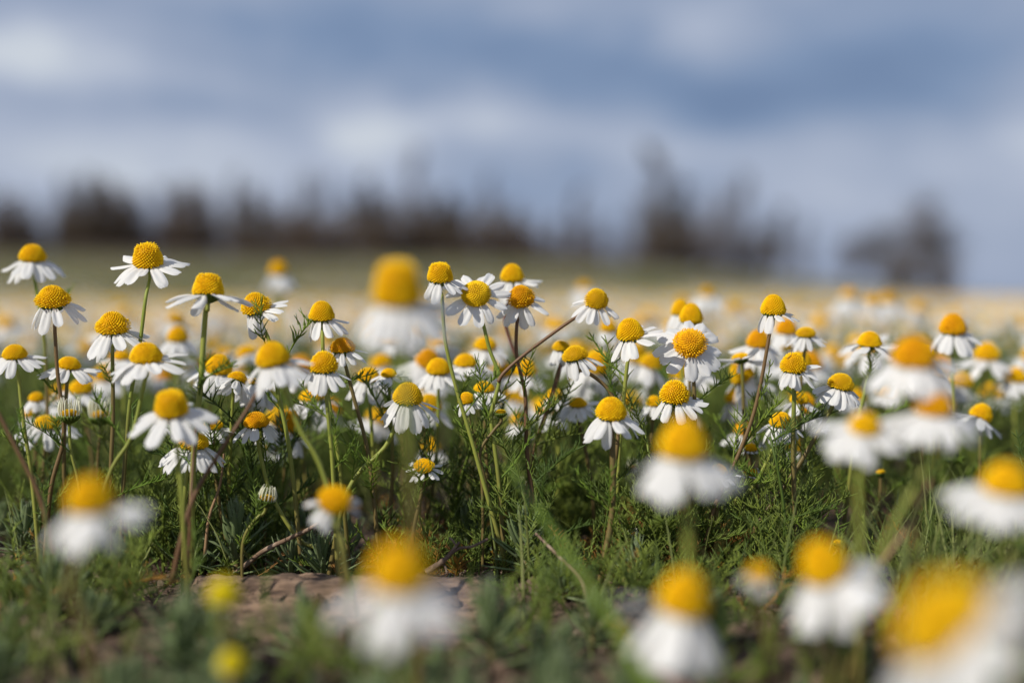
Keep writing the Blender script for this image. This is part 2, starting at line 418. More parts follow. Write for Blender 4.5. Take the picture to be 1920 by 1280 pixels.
def head(parent, center, diam, hw, lean, face, kind='dome', mat='disc', n=14, droop=40, asym=8, plen=.85, pw=.94, gaps=(), seed=0, spin=0, petals='each', jit=12):
    """a flower head: yellow centre (part) with petals and calyx (its sub-parts). center: world point of the middle of the disc.
    Returns the point under the calyx and its downward direction."""
    r = random.Random(seed * 13 + 5); R = diam / 2 * .97
    hw = hw * .90; plen = plen * 1.09
    rot = (Matrix.Rotation(R_(lean), 4, 'Y') @ Matrix.Rotation(R_(face + (11 if 0 <= face < 30 else 0) + r.uniform(-4, 4)), 4, 'X'))
    zax = rot.to_3x3() @ Vector((0, 0, 1))
    zs = hw * 2 / HH[kind]
    base = Vector(center) - zax * (diam * hw / 2)
    m = Matrix.Translation(base - parent.location) @ rot
    c = ob('flower_center', DISCM[(kind, mat)], parent, m @ Matrix.Diagonal((R, R, R * zs, 1)))
    inv = Matrix.Diagonal((1 / R, 1 / R, 1 / (R * zs), 1))
    ob('calyx', CALM, c, inv @ Matrix.Diagonal((R * .95, R * .95, R * .95, 1)))
    items = []
    # az=0 towards screen right
    for i in range(n):
        azd_ = 360 * i / n + r.uniform(-.28, .28) * 360 / n + spin
        a = azd_ % 360
        if any(g0 <= a <= g1 for g0, g1 in gaps): continue
        # droop measured in the flower's own frame
        dd = droop * .80 - asym * math.cos(R_(a)) + r.gauss(0, jit)
        Ln = plen * 2 * R * r.uniform(.88, 1.08)
        pm = Matrix.Rotation(R_(a), 4, 'Z') @ Matrix.Translation((R * .74, 0, R * (-.02 + .03 * (i % 2)))) @ Matrix.Rotation(R_(dd), 4, 'Y') @ \
            Matrix.Rotation(R_(r.gauss(0, 9)), 4, 'X') @ Matrix.Diagonal((Ln, Ln * pw * r.uniform(.88, 1.1), Ln, 1))
        k = r.choice((0, 1, 1, 4, 3, 2)) if droop < 50 else r.choice((1, 2, 4, 0, 1))
        items.append((pm, k))
    if petals == 'each':
        for pm, k in items: ob('petal', PETM[k], c, inv @ pm)
    return base - zax * R * .5, -zax, c

# feathery leaves
def feather_geo(seed, L=.024, lobes=9, r0=.00036):
    r = random.Random(seed); gs = []
    bend = r.uniform(-.35, .5); sidew = r.uniform(-.3, .3)
    def pt(t): return Vector((L * t, L * sidew * t * t, L * bend * t * t))
    pts = [pt(i / 7) for i in range(8)]
    gs.append(tube(pts, [r0 * (1.25 - .6 * i / 7) for i in range(8)], 3))
    for i in range(lobes):
        t = .22 + .75 * i / lobes
        for sgn in (-1, 1):
            if r.random() < .12: continue
            p = pt(t + r.uniform(-.03, .03)); ll = L * r.uniform(.14, .30) * (1.15 - .45 * abs(t - .55))
            an = R_(r.uniform(28, 55)); d = Vector((math.cos(an), sgn * math.sin(an), r.uniform(-.1, .7))).normalized()
            e = p + d * ll; mid = p.lerp(e, .5) + Vector((0, 0, -ll * .06)) + Vector((ll * .05, 0, 0))
            gs.append(tube([p, mid, e], [r0 * .75, r0 * .95, r0 * .35], 3))
            if r.random() < .4:
                q = p.lerp(e, .45); d2 = (d + Vector((.3, -sgn * .6, .4))).normalized()
                gs.append(tube([q, q + d2 * ll * .55], [r0 * .7, r0 * .3], 3))
    return join(gs)
FEA = [feather_geo(s, L=.020 + .002 * (s % 4), lobes=6 + s % 4) for s in range(8)]
FEAM = [to_mesh('leaf', g, 'leaf_obj') for g in FEA]

ROOTS = []
def chamomile(label, heads, name='chamomile_flower', cat='flower', group=None, leaves=3, stem='stem', sr=.00052, seed=0, base=None):
    """heads: list of dicts(px,py,W,d,...,path=[(px,py)...], join=bool); the first head's path runs to the ground"""
    r = random.Random(seed + 100)
    h0 = heads[0]
    # ground point
    last = h0.get('path') or []
    d0 = h0['d']; dd = h0.get('dbase', d0)
    lp = last[-1] if last else (h0['px'] + r.uniform(-12, 12), h0['py'] + h0['W'] * 1.5)
    q = P(lp[0], lp[1], dd)
    prevp = last[-2] if len(last) > 1 else (h0['px'], h0['py'])
    qp = P(prevp[0], prevp[1], d0)
    dirv = (q - qp); dirv.y = 0
    if dirv.length > 0: dirv.normalize()
    k = min(.45, max(-.45, dirv.x / max(.25, abs(dirv.z)))) * .55
    groot = Vector((q.x + k * q.z, q.y + r.uniform(-.002, .004), 0)); groot.z = tz(groot.x, groot.y)
    e = bpy.data.objects.new(name, None); col.objects.link(e); e.empty_display_size = .005
    e.location = groot
    tag(e, label, cat, group)
    tubes = []; allpts = []
    for hi, h in enumerate(heads):
        d = h['d']; W = h['W']; diam = W * d / FPX
        c = P(h['px'], h['py'], d)
        kw = {k_: v for k_, v in h.items() if k_ in ('lean', 'face', 'kind', 'mat', 'n', 'droop', 'asym', 'plen', 'pw', 'gaps', 'spin', 'jit')}
        b, zd, _ = head(e, c, diam, h['hw'], seed=seed * 7 + hi, **{**dict(lean=0, face=0), **kw})
        pts = [b - zd * diam * .1, b + zd * diam * .25]
        path = h.get('path') or []
        for i, (x, y) in enumerate(path):
            f = (i + 1) / (len(path) + (1 if hi == 0 else 0))
            dep = d + (h.get('dbase', d) - d) * f
            pts.append(P(x, y, dep))
        if hi == 0:
            if not path: pts.append(Vector(b).lerp(groot, .5) + Vector((r.uniform(-.002, .002), 0, 0)))
            pts.append(groot - Vector((0, 0, .002)))
        pts = catmull(pts, 5)
        n = len(pts); scl = h.get('sr', sr)
        tg = tube([p - groot for p in pts], [scl * (.9 + .35 * i / n + (.25 if i < 2 else 0)) for i in range(n)], 7)
        ob('stem', to_mesh('stem', tg, h.get('smat', stem)), e)
        allpts.append(pts)
    pts = allpts[0]
    for i in range(leaves):
        f = r.uniform(.5, .97)
        p = pts[int(f * (len(pts) - 1))]
        mt = Matrix.Translation(p - groot) @ Matrix.Rotation(r.uniform(0, 6.28), 4, 'Z') @ Matrix.Rotation(R_(-r.uniform(25, 65)), 4, 'Y') @ Matrix.Diagonal((*[r.uniform(.45, .8)] * 3, 1))
        ob('leaf', FEAM[r.randrange(8)], e, mt)
    ROOTS.append(e)
    return e

# ------------------------------------------------------------------ the flowers one can tell apart
def H(px, py, W, hw, d, **k):
    return dict(px=px, py=py, W=W, hw=hw, d=d, **k)
S = 0
def C(label, *heads, **k):
    global S; S += 1
    return chamomile(label, list(heads), seed=S, **k)

# --- left group
C('slightly soft chamomile high at the far left edge, against the green bank', H(61, 472, 48, .72, .445, droop=42, asym=6, lean=3, kind='dome', plen=1.0, path=[(66, 530), (84, 650), (90, 800)]))
C('tallest sharp chamomile at left with wide flat petals, above all its neighbours', H(276, 475, 56, .84, .400, droop=12, asym=3, kind='barrel', plen=.98, n=13, face=12, path=[(273, 560), (263, 640), (243, 760), (231, 920)]), leaves=1)
C('sharp chamomile near the left edge, frilled collar round a pointed centre, petals hanging steeply', H(98, 552, 58, .74, .400, droop=62, asym=22, kind='cone', plen=.84, n=12, path=[(103, 620), (108, 700), (117, 770), (118, 830), (95, 920)], face=4), stem='stem_brown')
C('sharp chamomile at left with domed centre and two long petals stretching right', H(211, 602, 56, .78, .398, droop=42, asym=30, kind='rim', plen=.95, n=12, path=[(211, 660), (212, 780), (208, 900)]))
C('tall chamomile with blocky centre and broad flat petals over a thick green stem', H(391, 532, 58, .84, .383, droop=14, asym=5, lean=2, kind='barrel', plen=1.05, n=12, face=-4, path=[(385, 590), (376, 720), (362, 880)], sr=.0007))
C('slightly blurred chamomile with low dome, petals sweeping down left and flat right', H(273, 658, 58, .68, .378, droop=22, asym=14, kind='dome', plen=1.0, n=13, path=[(270, 720), (246, 820), (200, 905)]))
C('chamomile behind the thick green stem, rounded centre leaning right', H(411, 680, 48, .8, .430, droop=35, asym=5, lean=6, kind='dome', plen=.9, path=[(412, 740), (420, 840)]))
C('small soft chamomile between the tall left flower and the thick green stem', H(333, 624, 38, .8, .50, droop=50, asym=0, kind='dome', plen=.9))
C('chamomile cut by the left edge at mid height, petals spread above a thin stem', H(27, 657, 44, .62, .41, droop=32, asym=10, kind='dome', plen=1.0, path=[(35, 710), (45, 800), (60, 900)]))
C('chamomile partly hidden behind the brown stem near the left edge', H(130, 678, 42, .55, .415, droop=30, asym=10, lean=8, kind='dome', plen=1.05, path=[(125, 730), (120, 850)]))
C('soft chamomile low behind the one crossed by the brown stem', H(152, 722, 44, .6, .47, droop=40, kind='dome', plen=.9))
C('soft white chamomile tucked just left of the sweeping low-domed one', H(229, 664, 30, .6, .48, droop=35, kind='dome', plen=1.1))
C('blurred bulky chamomile right of the thick green stem, centre tilted left', H(509, 660, 62, .78, .352, lean=-10, droop=52, asym=14, kind='dome', plen=.92, n=14, path=[(531, 715), (560, 800), (610, 900)], ))
C('sharp chamomile tilted left, petals hanging below and three raised on its right', H(478, 565, 50, .82, .400, lean=-12, droop=52, asym=40, kind='rim', plen=.86, n=12, path=[(494, 615), (507, 648), (520, 730), (545, 860)], face=4, gaps=((150, 175),)))
C('sharp chamomile with pointed egg-shaped centre standing alone left of the big blurred one', H(603, 580, 46, .9, .400, droop=48, asym=22, kind='conep', plen=.9, n=10, path=[(605, 640), (608, 700), (625, 800), (640, 900)], gaps=((200, 225),)))
C('small chamomile with oblique cap, petals only to its right, beside the egg-shaped one', H(642, 645, 44, .66, .402, lean=-4, droop=45, asym=15, kind='rough', mat='disc_orange', plen=.75, n=12, gaps=((130, 235),), path=[(649, 690), (662, 740), (690, 850), (706, 990)]))
C('sharp chamomile with knobbly round centre and club-shaped hanging petals', H(607, 676, 50, .86, .390, droop=66, asym=26, kind='rough', plen=.82, n=12, path=[(610, 730), (617, 800), (624, 880)]))
C('large strongly blurred chamomile with tall block centre left of the middle', H(745, 526, 92, 1.02, .262, droop=48, asym=8, kind='barrel', plen=.95, n=16, path=[(755, 700), (770, 900)], sr=.0006), leaves=0)
C('blurred chamomile just behind the tilted left sharp one', H(545, 690, 40, .6, .46, droop=45, kind='dome', plen=.95))
# --- centre group
C('sharp chamomile at centre with beaded blocky centre, left of the one facing us', H(825, 508, 48, .82, .398, droop=58, asym=30, kind='barrel', plen=.86, n=11, path=[(829, 560), (835, 640), (856, 730), (880, 810), (908, 910), (945, 1045)], face=2), leaves=3)
C('forked chamomile, one bloom turned to the camera, the other on a long brown side branch',
  H(892, 546, 54, .55, .401, face=58, lean=-4, droop=10, asym=0, kind='dome', mat='disc_green', plen=.86, n=13, jit=5, path=[(908, 615), (918, 655), (936, 706), (929, 745), (921, 790), (935, 900)]),
  H(1119, 556, 42, .82, .400, face=18, lean=6, droop=42, asym=0, kind='rough', mat='disc_green', plen=.92, n=13, smat='stem_brown', sr=.00045, path=[(1085, 592), (1020, 637), (974, 672), (944, 700), (934, 716)]), name='forked_chamomile', leaves=3)
C('two-headed chamomile on a dark brown stem right of the camera-facing bloom',
  H(976, 551, 46, .85, .409, face=24, lean=-6, droop=34, asym=12, kind='rim', mat='disc_orange', plen=.92, n=12, gaps=((95, 170),), path=[(970, 600), (968, 660), (976, 700), (985, 745), (988, 850), (1002, 960)]),
  H(960, 509, 42, .84, .440, lean=-2, droop=35, asym=30, kind='dome', plen=1.0, n=11, path=[(946, 590), (955, 635), (970, 672)]), name='forked_chamomile', stem='stem_brown', leaves=3)
C('sharp chamomile right of centre with three petals lifted on its right', H(1180, 614, 50, .86, .400, lean=-8, droop=30, asym=34, kind='dome', plen=.92, n=12, path=[(1178, 670), (1170, 740), (1160, 860)], face=6))
C('half folded chamomile with bunched petals hanging under an orange-yellow cap', H(1077, 660, 46, .6, .400, lean=-12, droop=78, asym=22, kind='rough', mat='disc_green', plen=.8, n=14, path=[(1100, 697), (1142, 732), (1160, 790), (1150, 900)], jit=5), stem='stem_brown')
C('small chamomile with folded petals behind the half folded one', H(1052, 646, 32, .6, .43, droop=74, asym=5, kind='dome', mat='disc_green', plen=1.0, path=[(1048, 700), (1020, 790), (1000, 850)]), stem='stem_brown')
C('soft yellow chamomile left of the one with lifted petals', H(1141, 608, 30, .85, .5, droop=60, kind='dome'))
C('sharp chamomile with round beaded centre, white fan of petals below, right of centre', H(1265, 731, 52, .84, .398, droop=48, asym=22, kind='rough', plen=.80, n=13, path=[(1268, 800), (1262, 900)], face=8))
C('chamomile turned to the camera right of centre, brown spot on its orange centre', H(1295, 639, 56, .56, .402, face=52, lean=2, droop=22, asym=0, kind='rim', mat='disc_orange', plen=.86, pw=1.25, n=12, jit=8, path=[(1300, 705), (1303, 800), (1300, 900)]))
C('chamomile directly behind the camera-facing one with brown spot, smooth round centre', H(1296, 585, 42, .95, .435, droop=60, kind='dome', plen=.95))
C('farther chamomile overlapping the left of a smooth round centre', H(1276, 574, 34, .95, .46, droop=50, kind='dome', plen=.95))
C('blurred bulky chamomile in front, orange centre above a wide white skirt right of centre', H(1281, 818, 86, .95, .262, droop=46, asym=6, kind='dome', plen=1.0, n=15, path=[(1290, 980), (1290, 1150)], sr=.0007), leaves=0)
C('sharp chamomile with flat spread petals, straight below the one with lifted petals', H(1146, 762, 56, .76, .384, droop=40, asym=10, kind='dome', plen=.92, n=14, path=[(1148, 830), (1148, 960), (1130, 1060)], sr=.0008, face=4), leaves=3)
C('sharp chamomile with nodding greenish centre and long hanging petals left of centre', H(765, 734, 54, .78, .397, droop=60, asym=8, lean=4, kind='dome', mat='disc_green', plen=1.0, n=13, path=[(748, 785), (722, 838), (668, 893), (640, 960)], sr=.0006, face=4))
C('small young chamomile with flat orange button and short star petals, low at centre left', H(795, 872, 38, .42, .400, droop=12, asym=0, kind='flat', mat='disc', plen=.62, pw=.9, n=12, face=22, path=[(795, 900), (786, 945), (775, 1000)]))
C('blurred chamomile behind the small young star-shaped one', H(806, 832, 36, .7, .50, droop=60, kind='dome'))
C('small chamomile half hidden by the long thin stem at centre', H(874, 744, 30, .7, .405, lean=-8, droop=55, asym=12, kind='rough', mat='disc', plen=.85, n=12, path=[(880, 790), (895, 850), (915, 930)]))
C('soft chamomile with cap and petals curling down, left of the long thin stem', H(822, 684, 44, .72, .435, droop=45, kind='dome', plen=.85))
C('soft chamomile directly right of the long thin stem, above the small half hidden one', H(873, 673, 42, .6, .445, droop=40, kind='dome', plen=.9))
C('soft chamomile under the camera-facing bloom with low dome', H(910, 641, 42, .55, .47, droop=55, kind='dome', plen=.9))
C('small chamomile with flat cap and petals hanging right, below the camera-facing bloom', H(908, 723, 38, .5, .42, droop=52, asym=25, kind='dome', plen=.9, gaps=((120, 200),)))
C('soft yellow chamomile behind the dark brown forked stem', H(985, 686, 42, .8, .47, droop=50, kind='dome'))
C('soft orange chamomile just left of the dark brown forked stem', H(946, 690, 36, .8, .48, droop=50, kind='dome'))
C('blurred chamomile low behind the dark brown stem with green-yellow centre', H(975, 781, 34, .8, .49, droop=60, kind='dome', mat='disc_green'))
C('small soft chamomile with low cap right of the dark brown stem', H(1040, 737, 30, .7, .455, droop=50, kind='dome'))
C('small chamomile with dense white skirt under a low orange cap at centre right', H(1083, 752, 34, .5, .43, droop=45, kind='dome', plen=.95, n=16))
C('soft chamomile with pale centre left of the round beaded one', H(1226, 750, 28, .75, .435, droop=50, kind='dome'))
C('soft chamomile with tall skirt left of the greenish nodding one', H(690, 700, 42, .6, .43, droop=66, asym=8, kind='dome', plen=1.15, n=13, path=[(695, 780), (700, 860)]))
C('small chamomile with flat cap and petals reaching right, left of the greenish nodding one', H(729, 697, 30, .55, .42, droop=22, asym=25, kind='dome', plen=.95))
C('soft chamomile low behind the knobbly round one', H(584, 739, 44, .5, .455, droop=52, kind='dome', plen=.95, n=14))
# --- low left group
C('blurred chamomile with blocky centre and wide petals in the left foreground', H(320, 752, 62, .82, .350, droop=22, asym=4, kind='barrel', plen=1.0, n=14, face=8, path=[(335, 860), (345, 1000)]), leaves=1)
C('chamomile below the left blocky one with ragged fan of narrow petals', H(362, 822, 56, .58, .392, droop=55, asym=6, lean=2, kind='dome', mat='disc_green', plen=.95, pw=.85, n=18, path=[(352, 880), (345, 960)]))
C('small chamomile with yellow button just above the ragged narrow-petalled one', H(400, 795, 34, .5, .41, droop=30, asym=10, kind='flat', plen=.85, n=13, lean=5))
C('chamomile with brownish low dome and hanging broad petals, left of centre low down', H(480, 784, 46, .64, .402, droop=58, asym=12, lean=-3, kind='dome', mat='disc_orange', plen=.8, n=9, pw=1.2, path=[(482, 820), (492, 870), (510, 930), (560, 1010), (615, 1040)]), leaves=3)
C('chamomile seen from behind with bunched white petals under the bulky blurred one', H(448, 706, 36, .6, .41, droop=60, lean=20, kind='rough', plen=1.05, n=16, face=-20))
C('chamomile with shaggy petals right of the one seen from behind', H(482, 716, 34, .4, .42, droop=66, lean=8, kind='flat', plen=1.3, n=17, face=-15))
C('small soft chamomile at far left below the edge flower', H(68, 742, 28, .6, .45, droop=45, kind='dome'))
C('soft chamomile with broad folded petals low at far left', H(88, 788, 46, .45, .44, droop=58, lean=8, kind='dome', mat='disc_green', plen=1.0, n=11))
C('soft chamomile low at far left with white folded petals', H(54, 772, 24, .7, .48, droop=50, kind='dome'))
C('blurred chamomile behind the brownish low dome one', H(525, 775, 52, .6, .50, droop=60, kind='dome', mat='disc_green', plen=.9, n=15))
C('blurred chamomile low behind the knobbly round one, petals mostly hidden', H(508, 830, 36, .6, .49, droop=60, kind='dome'))
# --- right group
C('sharp chamomile high at right with smooth round centre, few petals on a brown stem', H(1450, 569, 45, .92, .400, droop=40, asym=34, kind='dome', plen=.82, n=9, path=[(1443, 625), (1427, 715), (1410, 785), (1382, 858), (1340, 950)], gaps=((85, 130),)), stem='stem_brown', leaves=4)
C('sharp chamomile with a small dark insect on its centre, on a straight bare green stem', H(1488, 677, 46, .84, .398, droop=50, asym=32, kind='rough', plen=.82, n=14, path=[(1489, 730), (1487, 850), (1491, 975)], sr=.0006), leaves=1)
C('chamomile with greenish ridged cap and bluish shaded petals on a slanting pale stem', H(1578, 713, 46, .68, .403, droop=50, asym=2, lean=10, kind='rough', mat='disc_green', plen=.85, n=13, path=[(1562, 760), (1505, 860), (1468, 915), (1410, 1000)], sr=.0006, pw=1.15))
C('sharp chamomile with dense white skirt behind the straight bare stem', H(1465, 784, 42, .68, .410, droop=54, asym=5, kind='dome', plen=.86, n=16, path=[(1452, 835), (1420, 900), (1380, 960)]))
C('small chamomile behind the straight bare stem, just under the insect one', H(1499, 743, 34, .72, .43, droop=35, asym=10, kind='dome', plen=1.0, n=10))
C('small chamomile with greenish cap and hanging petals right of the smooth round one', H(1511, 621, 34, .55, .43, droop=68, asym=24, kind='rough', mat='disc_green', plen=.9, n=13))
C('soft chamomile left of the smooth round one with dark orange centre', H(1422, 632, 42, .85, .455, droop=35, asym=5, kind='dome', mat='disc_orange', plen=1.1))
C('small chamomile with dark cup seen from below left of the brown stem', H(1389, 669, 32, .45, .43, droop=12, lean=-4, kind='flat', plen=1.1, n=9, face=-12))
C('soft chamomile with orange centre directly behind the smooth round one', H(1475, 610, 38, .85, .49, droop=55, kind='dome', mat='disc_orange'))
C('lower soft orange chamomile behind the smooth round one', H(1473, 640, 34, .85, .50, droop=55, kind='dome'))
C('chamomile with little peak on its centre and level petals, right of the greenish cap one', H(1631, 633, 43, .72, .430, droop=24, asym=2, kind='conep', plen=.9, n=10, path=[(1632, 690), (1618, 750), (1602, 830)]))
C('soft chamomile with round orange centre at upper right', H(1787, 605, 48, .86, .455, droop=52, asym=22, kind='dome', mat='disc_orange', plen=.95, n=13))
C('big blurred chamomile at right, broad orange centre over a pale skirt', H(1714, 655, 78, .78, .285, droop=42, kind='dome', mat='disc_orange', plen=.95, n=16, path=[(1720, 800), (1715, 1000)]), leaves=0)
C('big blurred chamomile at right below the broad orange one, petals reaching right', H(1752, 752, 66, .72, .28, droop=30, asym=4, kind='dome', mat='disc_orange', plen=1.1, n=16, path=[(1745, 860), (1650, 1040)]), leaves=0)
C('big blurred chamomile at right with flat centre facing slightly up', H(1622, 790, 58, .62, .28, droop=28, kind='dome', plen=1.25, n=16, face=12, path=[(1610, 900), (1612, 1050)]), leaves=0)
C('soft chamomile low behind the brown stem at right', H(1396, 800, 36, .7, .46, droop=55, kind='dome', mat='disc_orange', plen=1.0))
C('tiny half-open chamomile with green cup right of the wide white skirt', H(1408, 838, 26, .5, .425, droop=-10, kind='flat', plen=.55, n=12))
C('tiny half-open chamomile with green cup, lower of the pair right of the wide white skirt', H(1407, 884, 26, .5, .415, droop=-14, kind='flat', plen=.6, n=10, path=[(1396, 915), (1375, 950)]))
C('ghostly small chamomile at the lower right of the wide white skirt', H(1347, 878, 34, .62, .40, droop=40, kind='dome', plen=.85, n=9, path=[(1345, 930)]))
C('small blurred chamomile behind the slanting pale stem', H(1490, 832, 28, .9, .46, droop=60, kind='dome', mat='disc_green'))
C('blurred chamomile at the right edge halfway down', H(1905, 700, 40, .7, .52, droop=50, kind='dome'))
# --- near blurred ones
C('strongly blurred large chamomile low at left, tilted petals over the green', H(168, 922, 84, .85, .242, droop=40, asym=14, kind='dome', plen=.95, n=15, lean=-3, path=[(130, 1090), (160, 1180)], sr=.0007), leaves=0)
C('strongly blurred large chamomile at the bottom centre in front of the bark', H(748, 1056, 106, .92, .202, droop=44, asym=2, kind='dome', plen=.98, n=14, path=[(760, 1300)], sr=.0007), leaves=0)
C('strongly blurred chamomile at the bottom right of centre, tall orange centre and pale faint petals', H(1284, 1106, 90, 1.0, .228, droop=52, asym=-14, kind='dome', plen=1.25, pw=1.15, n=13, lean=8, path=[(1330, 1300)], gaps=((20, 50),)), leaves=0)
C('strongly blurred chamomile at the bottom right with centre tilted left and white petals below', H(1540, 1046, 86, 1.0, .235, droop=42, asym=6, kind='dome', plen=1.1, n=13, lean=-22, path=[(1560, 1300)]), leaves=0)
C('nearest chamomile, huge blur in the bottom right corner with petals reaching out of the picture', H(1750, 1145, 188, .58, .160, droop=26, asym=0, kind='dome', mat='disc_green', plen=.75, n=15, lean=-43, face=-4, path=[(1880, 1400)]), leaves=0)
C('strongly blurred chamomile cut by the right edge, petals sweeping left', H(1888, 893, 84, .75, .245, droop=30, asym=-5, kind='dome', plen=1.05, n=15, lean=3, path=[(1900, 1100)]), leaves=0)
C('blurred young chamomile facing up towards us, low left of centre', H(628, 935, 62, .50, .315, face=42, lean=16, droop=10, kind='flat', plen=.55, n=13, gaps=((95, 185), (300, 335)), path=[(640, 1010), (645, 1080)]), leaves=1)
C('blurred yellow-green chamomile button at the lower left', H(420, 1104, 58, .9, .245, droop=30, kind='dome', mat='disc_lemon', plen=.2, n=7, path=[(425, 1200)]), leaves=0)
C('blurred yellow-green chamomile button at the bottom edge left', H(434, 1236, 50, .9, .235, droop=30, kind='dome', mat='disc_lemon', plen=.2, n=7), leaves=0)
C('pale blurred yellow chamomile button beside the centre tilted left', H(1424, 1072, 44, .6, .24, droop=10, kind='flat', plen=.6, n=10), leaves=0)
# --- upper band singles
C('tall pale blurred chamomile rising above the band against the green bank', H(522, 500, 34, .85, .66, droop=64, kind='dome', plen=1.0, path=[(524, 620)]))
C('blurred chamomile with one yellow spot above the band right of centre', H(1326, 546, 24, .8, .72, droop=35, kind='dome', plen=1.5))
C('blurred chamomile topping the band at right, wide yellow centre', H(1592, 548, 30, .7, .75, droop=60, kind='dome', plen=1.3))
C('faint blurred chamomile topping the band at right, just right of the wide yellow one', H(1665, 556, 28, .8, .78, droop=60, kind='dome', plen=1.3))
C('faint blurred chamomile above the right arm of the forked bloom', H(1096, 534, 24, .7, .74, droop=40, kind='dome', plen=1.3))

# insect on the flower
def insect():
    c = P(1480, 670, .3945)
    g = join([tube([Vector((-.0006, 0, -.0004)), Vector((0, 0, 0)), Vector((.0006, 0, .0005))], [.00008, .00016, .00006], 6)] +
             [tube([Vector((k * .0003, 0, k * .0003)), Vector((k * .0003 + .0001, -.0004, k * .0003 - .0003))], .00003, 3) for k in (-1, 0, 1)])
    g2 = tube([Vector((0, -.0001, .0001)), Vector((.0004, -.0002, .0006)), Vector((.0008, -.0002, .001))], [.00004, .00016, .00005], 4, .2)
    o = ob('small_insect', to_mesh('small_insect', join([g, g2]), 'insect')); o.location = c
    tag(o, 'tiny dark insect sitting on a yellow chamomile centre', 'insect')
insect()

# ------------------------------------------------------------------ buds
def bud(label, px, py, W, d, path, open_=.5, seed=0, white=True, lean=0, face=0):
    r = random.Random(seed); diam = W * d / FPX; R = diam / 2
    top = P(px, py, d); lp = P(*path[-1], d); groot = Vector((lp.x, lp.y, 0)); groot.z = tz(lp.x, lp.y)
    e = bpy.data.objects.new('chamomile_bud', None); col.objects.link(e); e.location = groot
    tag(e, label, 'flower bud')
    rot = Matrix.Rotation(R_(lean), 4, 'Y') @ Matrix.Rotation(R_(face), 4, 'X')
    m = Matrix.Translation(top - groot) @ rot
    c = ob('calyx', CALM, e, m @ Matrix.Diagonal((R * 1.05, R * 1.05, R * 1.25, 1)))
    inv = Matrix.Diagonal((1 / (R * 1.05), 1 / (R * 1.05), 1 / (R * 1.25), 1))
    ob('flower_center', DISCM[('flat', 'disc_green')], c, inv @ Matrix.Diagonal((R * .72, R * .72, R * .9, 1)))
    if white:
        for i in range(15):
            a = 2 * math.pi * i / 15
            ll = R * r.uniform(1.1, 1.5) * (1.2 if open_ > .4 else 1.15)
            pts = [Vector((R * .85 * math.cos(a), R * .85 * math.sin(a), 0)), Vector((R * (.9 + .1 * open_) * math.cos(a), R * (.9 + .1 * open_) * math.sin(a), ll * .5)),
                   Vector((R * (.55 + .5 * open_) * math.cos(a), R * (.55 + .5 * open_) * math.sin(a), ll))]
            ob('petal', to_mesh('petal', tube(catmull(pts, 3), [R * .06, R * .085, R * .10, R * .105, R * .10, R * .08, R * .04][:7], 5, .6), 'bud_petal'), c, inv)
    zd = rot.to_3x3() @ Vector((0, 0, -1))
    pts = [top + zd * R * .5, top + zd * R * 1.3] + [P(x, y, d) for x, y in path] + [groot - Vector((0, 0, .002))]
    ob('stem', to_mesh('stem', tube([p - groot for p in catmull(pts, 5)], .00045, 6), 'stem'), e)
    for i in range(2):
        p = P(*path[min(i, len(path) - 1)], d)
        ob('leaf', FEAM[r.randrange(8)], e, Matrix.Translation(p - groot) @ Matrix.Rotation(r.uniform(0, 6.28), 4, 'Z') @ Matrix.Rotation(-.8, 4, 'Y') @ Matrix.Diagonal((.6, .6, .6, 1)))
bud('sharp half-open bud with a crown of cream petal tips at the left', 130, 780, 42, .398, [(134, 850), (150, 930)], .55, 1)
bud('softer half-open bud right of the crowned one, cream petal tips', 188, 783, 44, .435, [(184, 850), (182, 920)], .5, 2)
bud('closed striped bud low at left, leaning on a pale green stem', 500, 938, 36, .388, [(478, 975), (455, 1020)], .05, 3, lean=12)
bud('small round greenish bud right of the long thin stem at centre', 939, 775, 25, .400, [(925, 808), (900, 850), (905, 930)], .1, 4, white=False)
bud('tiny pale bud low behind the dark brown stem', 986, 912, 26, .45, [(988, 960)], .3, 5)
bud('small yellow-green bud low at right behind the blurred petals', 1651, 887, 22, .44, [(1650, 940)], .1, 6, white=False)
bud('tiny pale bud in the low greens right of centre', 1187, 1003, 20, .395, [(1190, 1040)], .2, 7)
bud('little green bud beside the centre tilted left near the bottom', 1572, 1018, 22, .385, [(1560, 1050)], .1, 8, white=False)
bud('cream bud beside the wide white skirt', 1187, 878, 24, .45, [(1180, 930)], .4, 9)

# ------------------------------------------------------------------ bare stalks, grass stems, twigs
def strand(name, cat, label, pts, rad, mat, sides=6, flat=1.0, sub=5, group=None, taper=.6):
    w = [P(*p) for p in pts]; base = w[-1].copy()
    cp = catmull([p - base for p in w], sub); n = len(cp)
    g = tube(cp, [rad * (taper + (1 - taper) * i / n) for i in range(n)], sides, flat)
    o = ob(name, to_mesh(name, g, mat)); o.location = base
    return tag(o, label, cat, group)
M['blade'] = material('broad_blade', (.14, .22, .02), .45, trans=.3, noise=((.2, .26, .04), 60, .5, .7))
strand('grass_blade', 'grass blade', 'broad blurred green blade crossing in front, right of the picture centre', [(950, 870, .30), (1030, 985, .272), (1100, 1090, .25), (1175, 1200, .235), (1240, 1330, .22)], .0017, 'blade', 8, .35, taper=.25)
strand('grass_blade', 'grass blade', 'blurred green blade slanting at the lower right beside the nearest bloom', [(1725, 1010, .33), (1705, 1080, .32), (1660, 1160, .30), (1610, 1250, .29)], .0008, 'blade', 6, .5, taper=.4)
strand('dry_stalk', 'stalk', 'blurred beige dry stalk slanting at right under the big blurred blooms', [(1745, 900, .30), (1700, 990, .30), (1620, 1100, .30)], .0006, 'straw', 6)
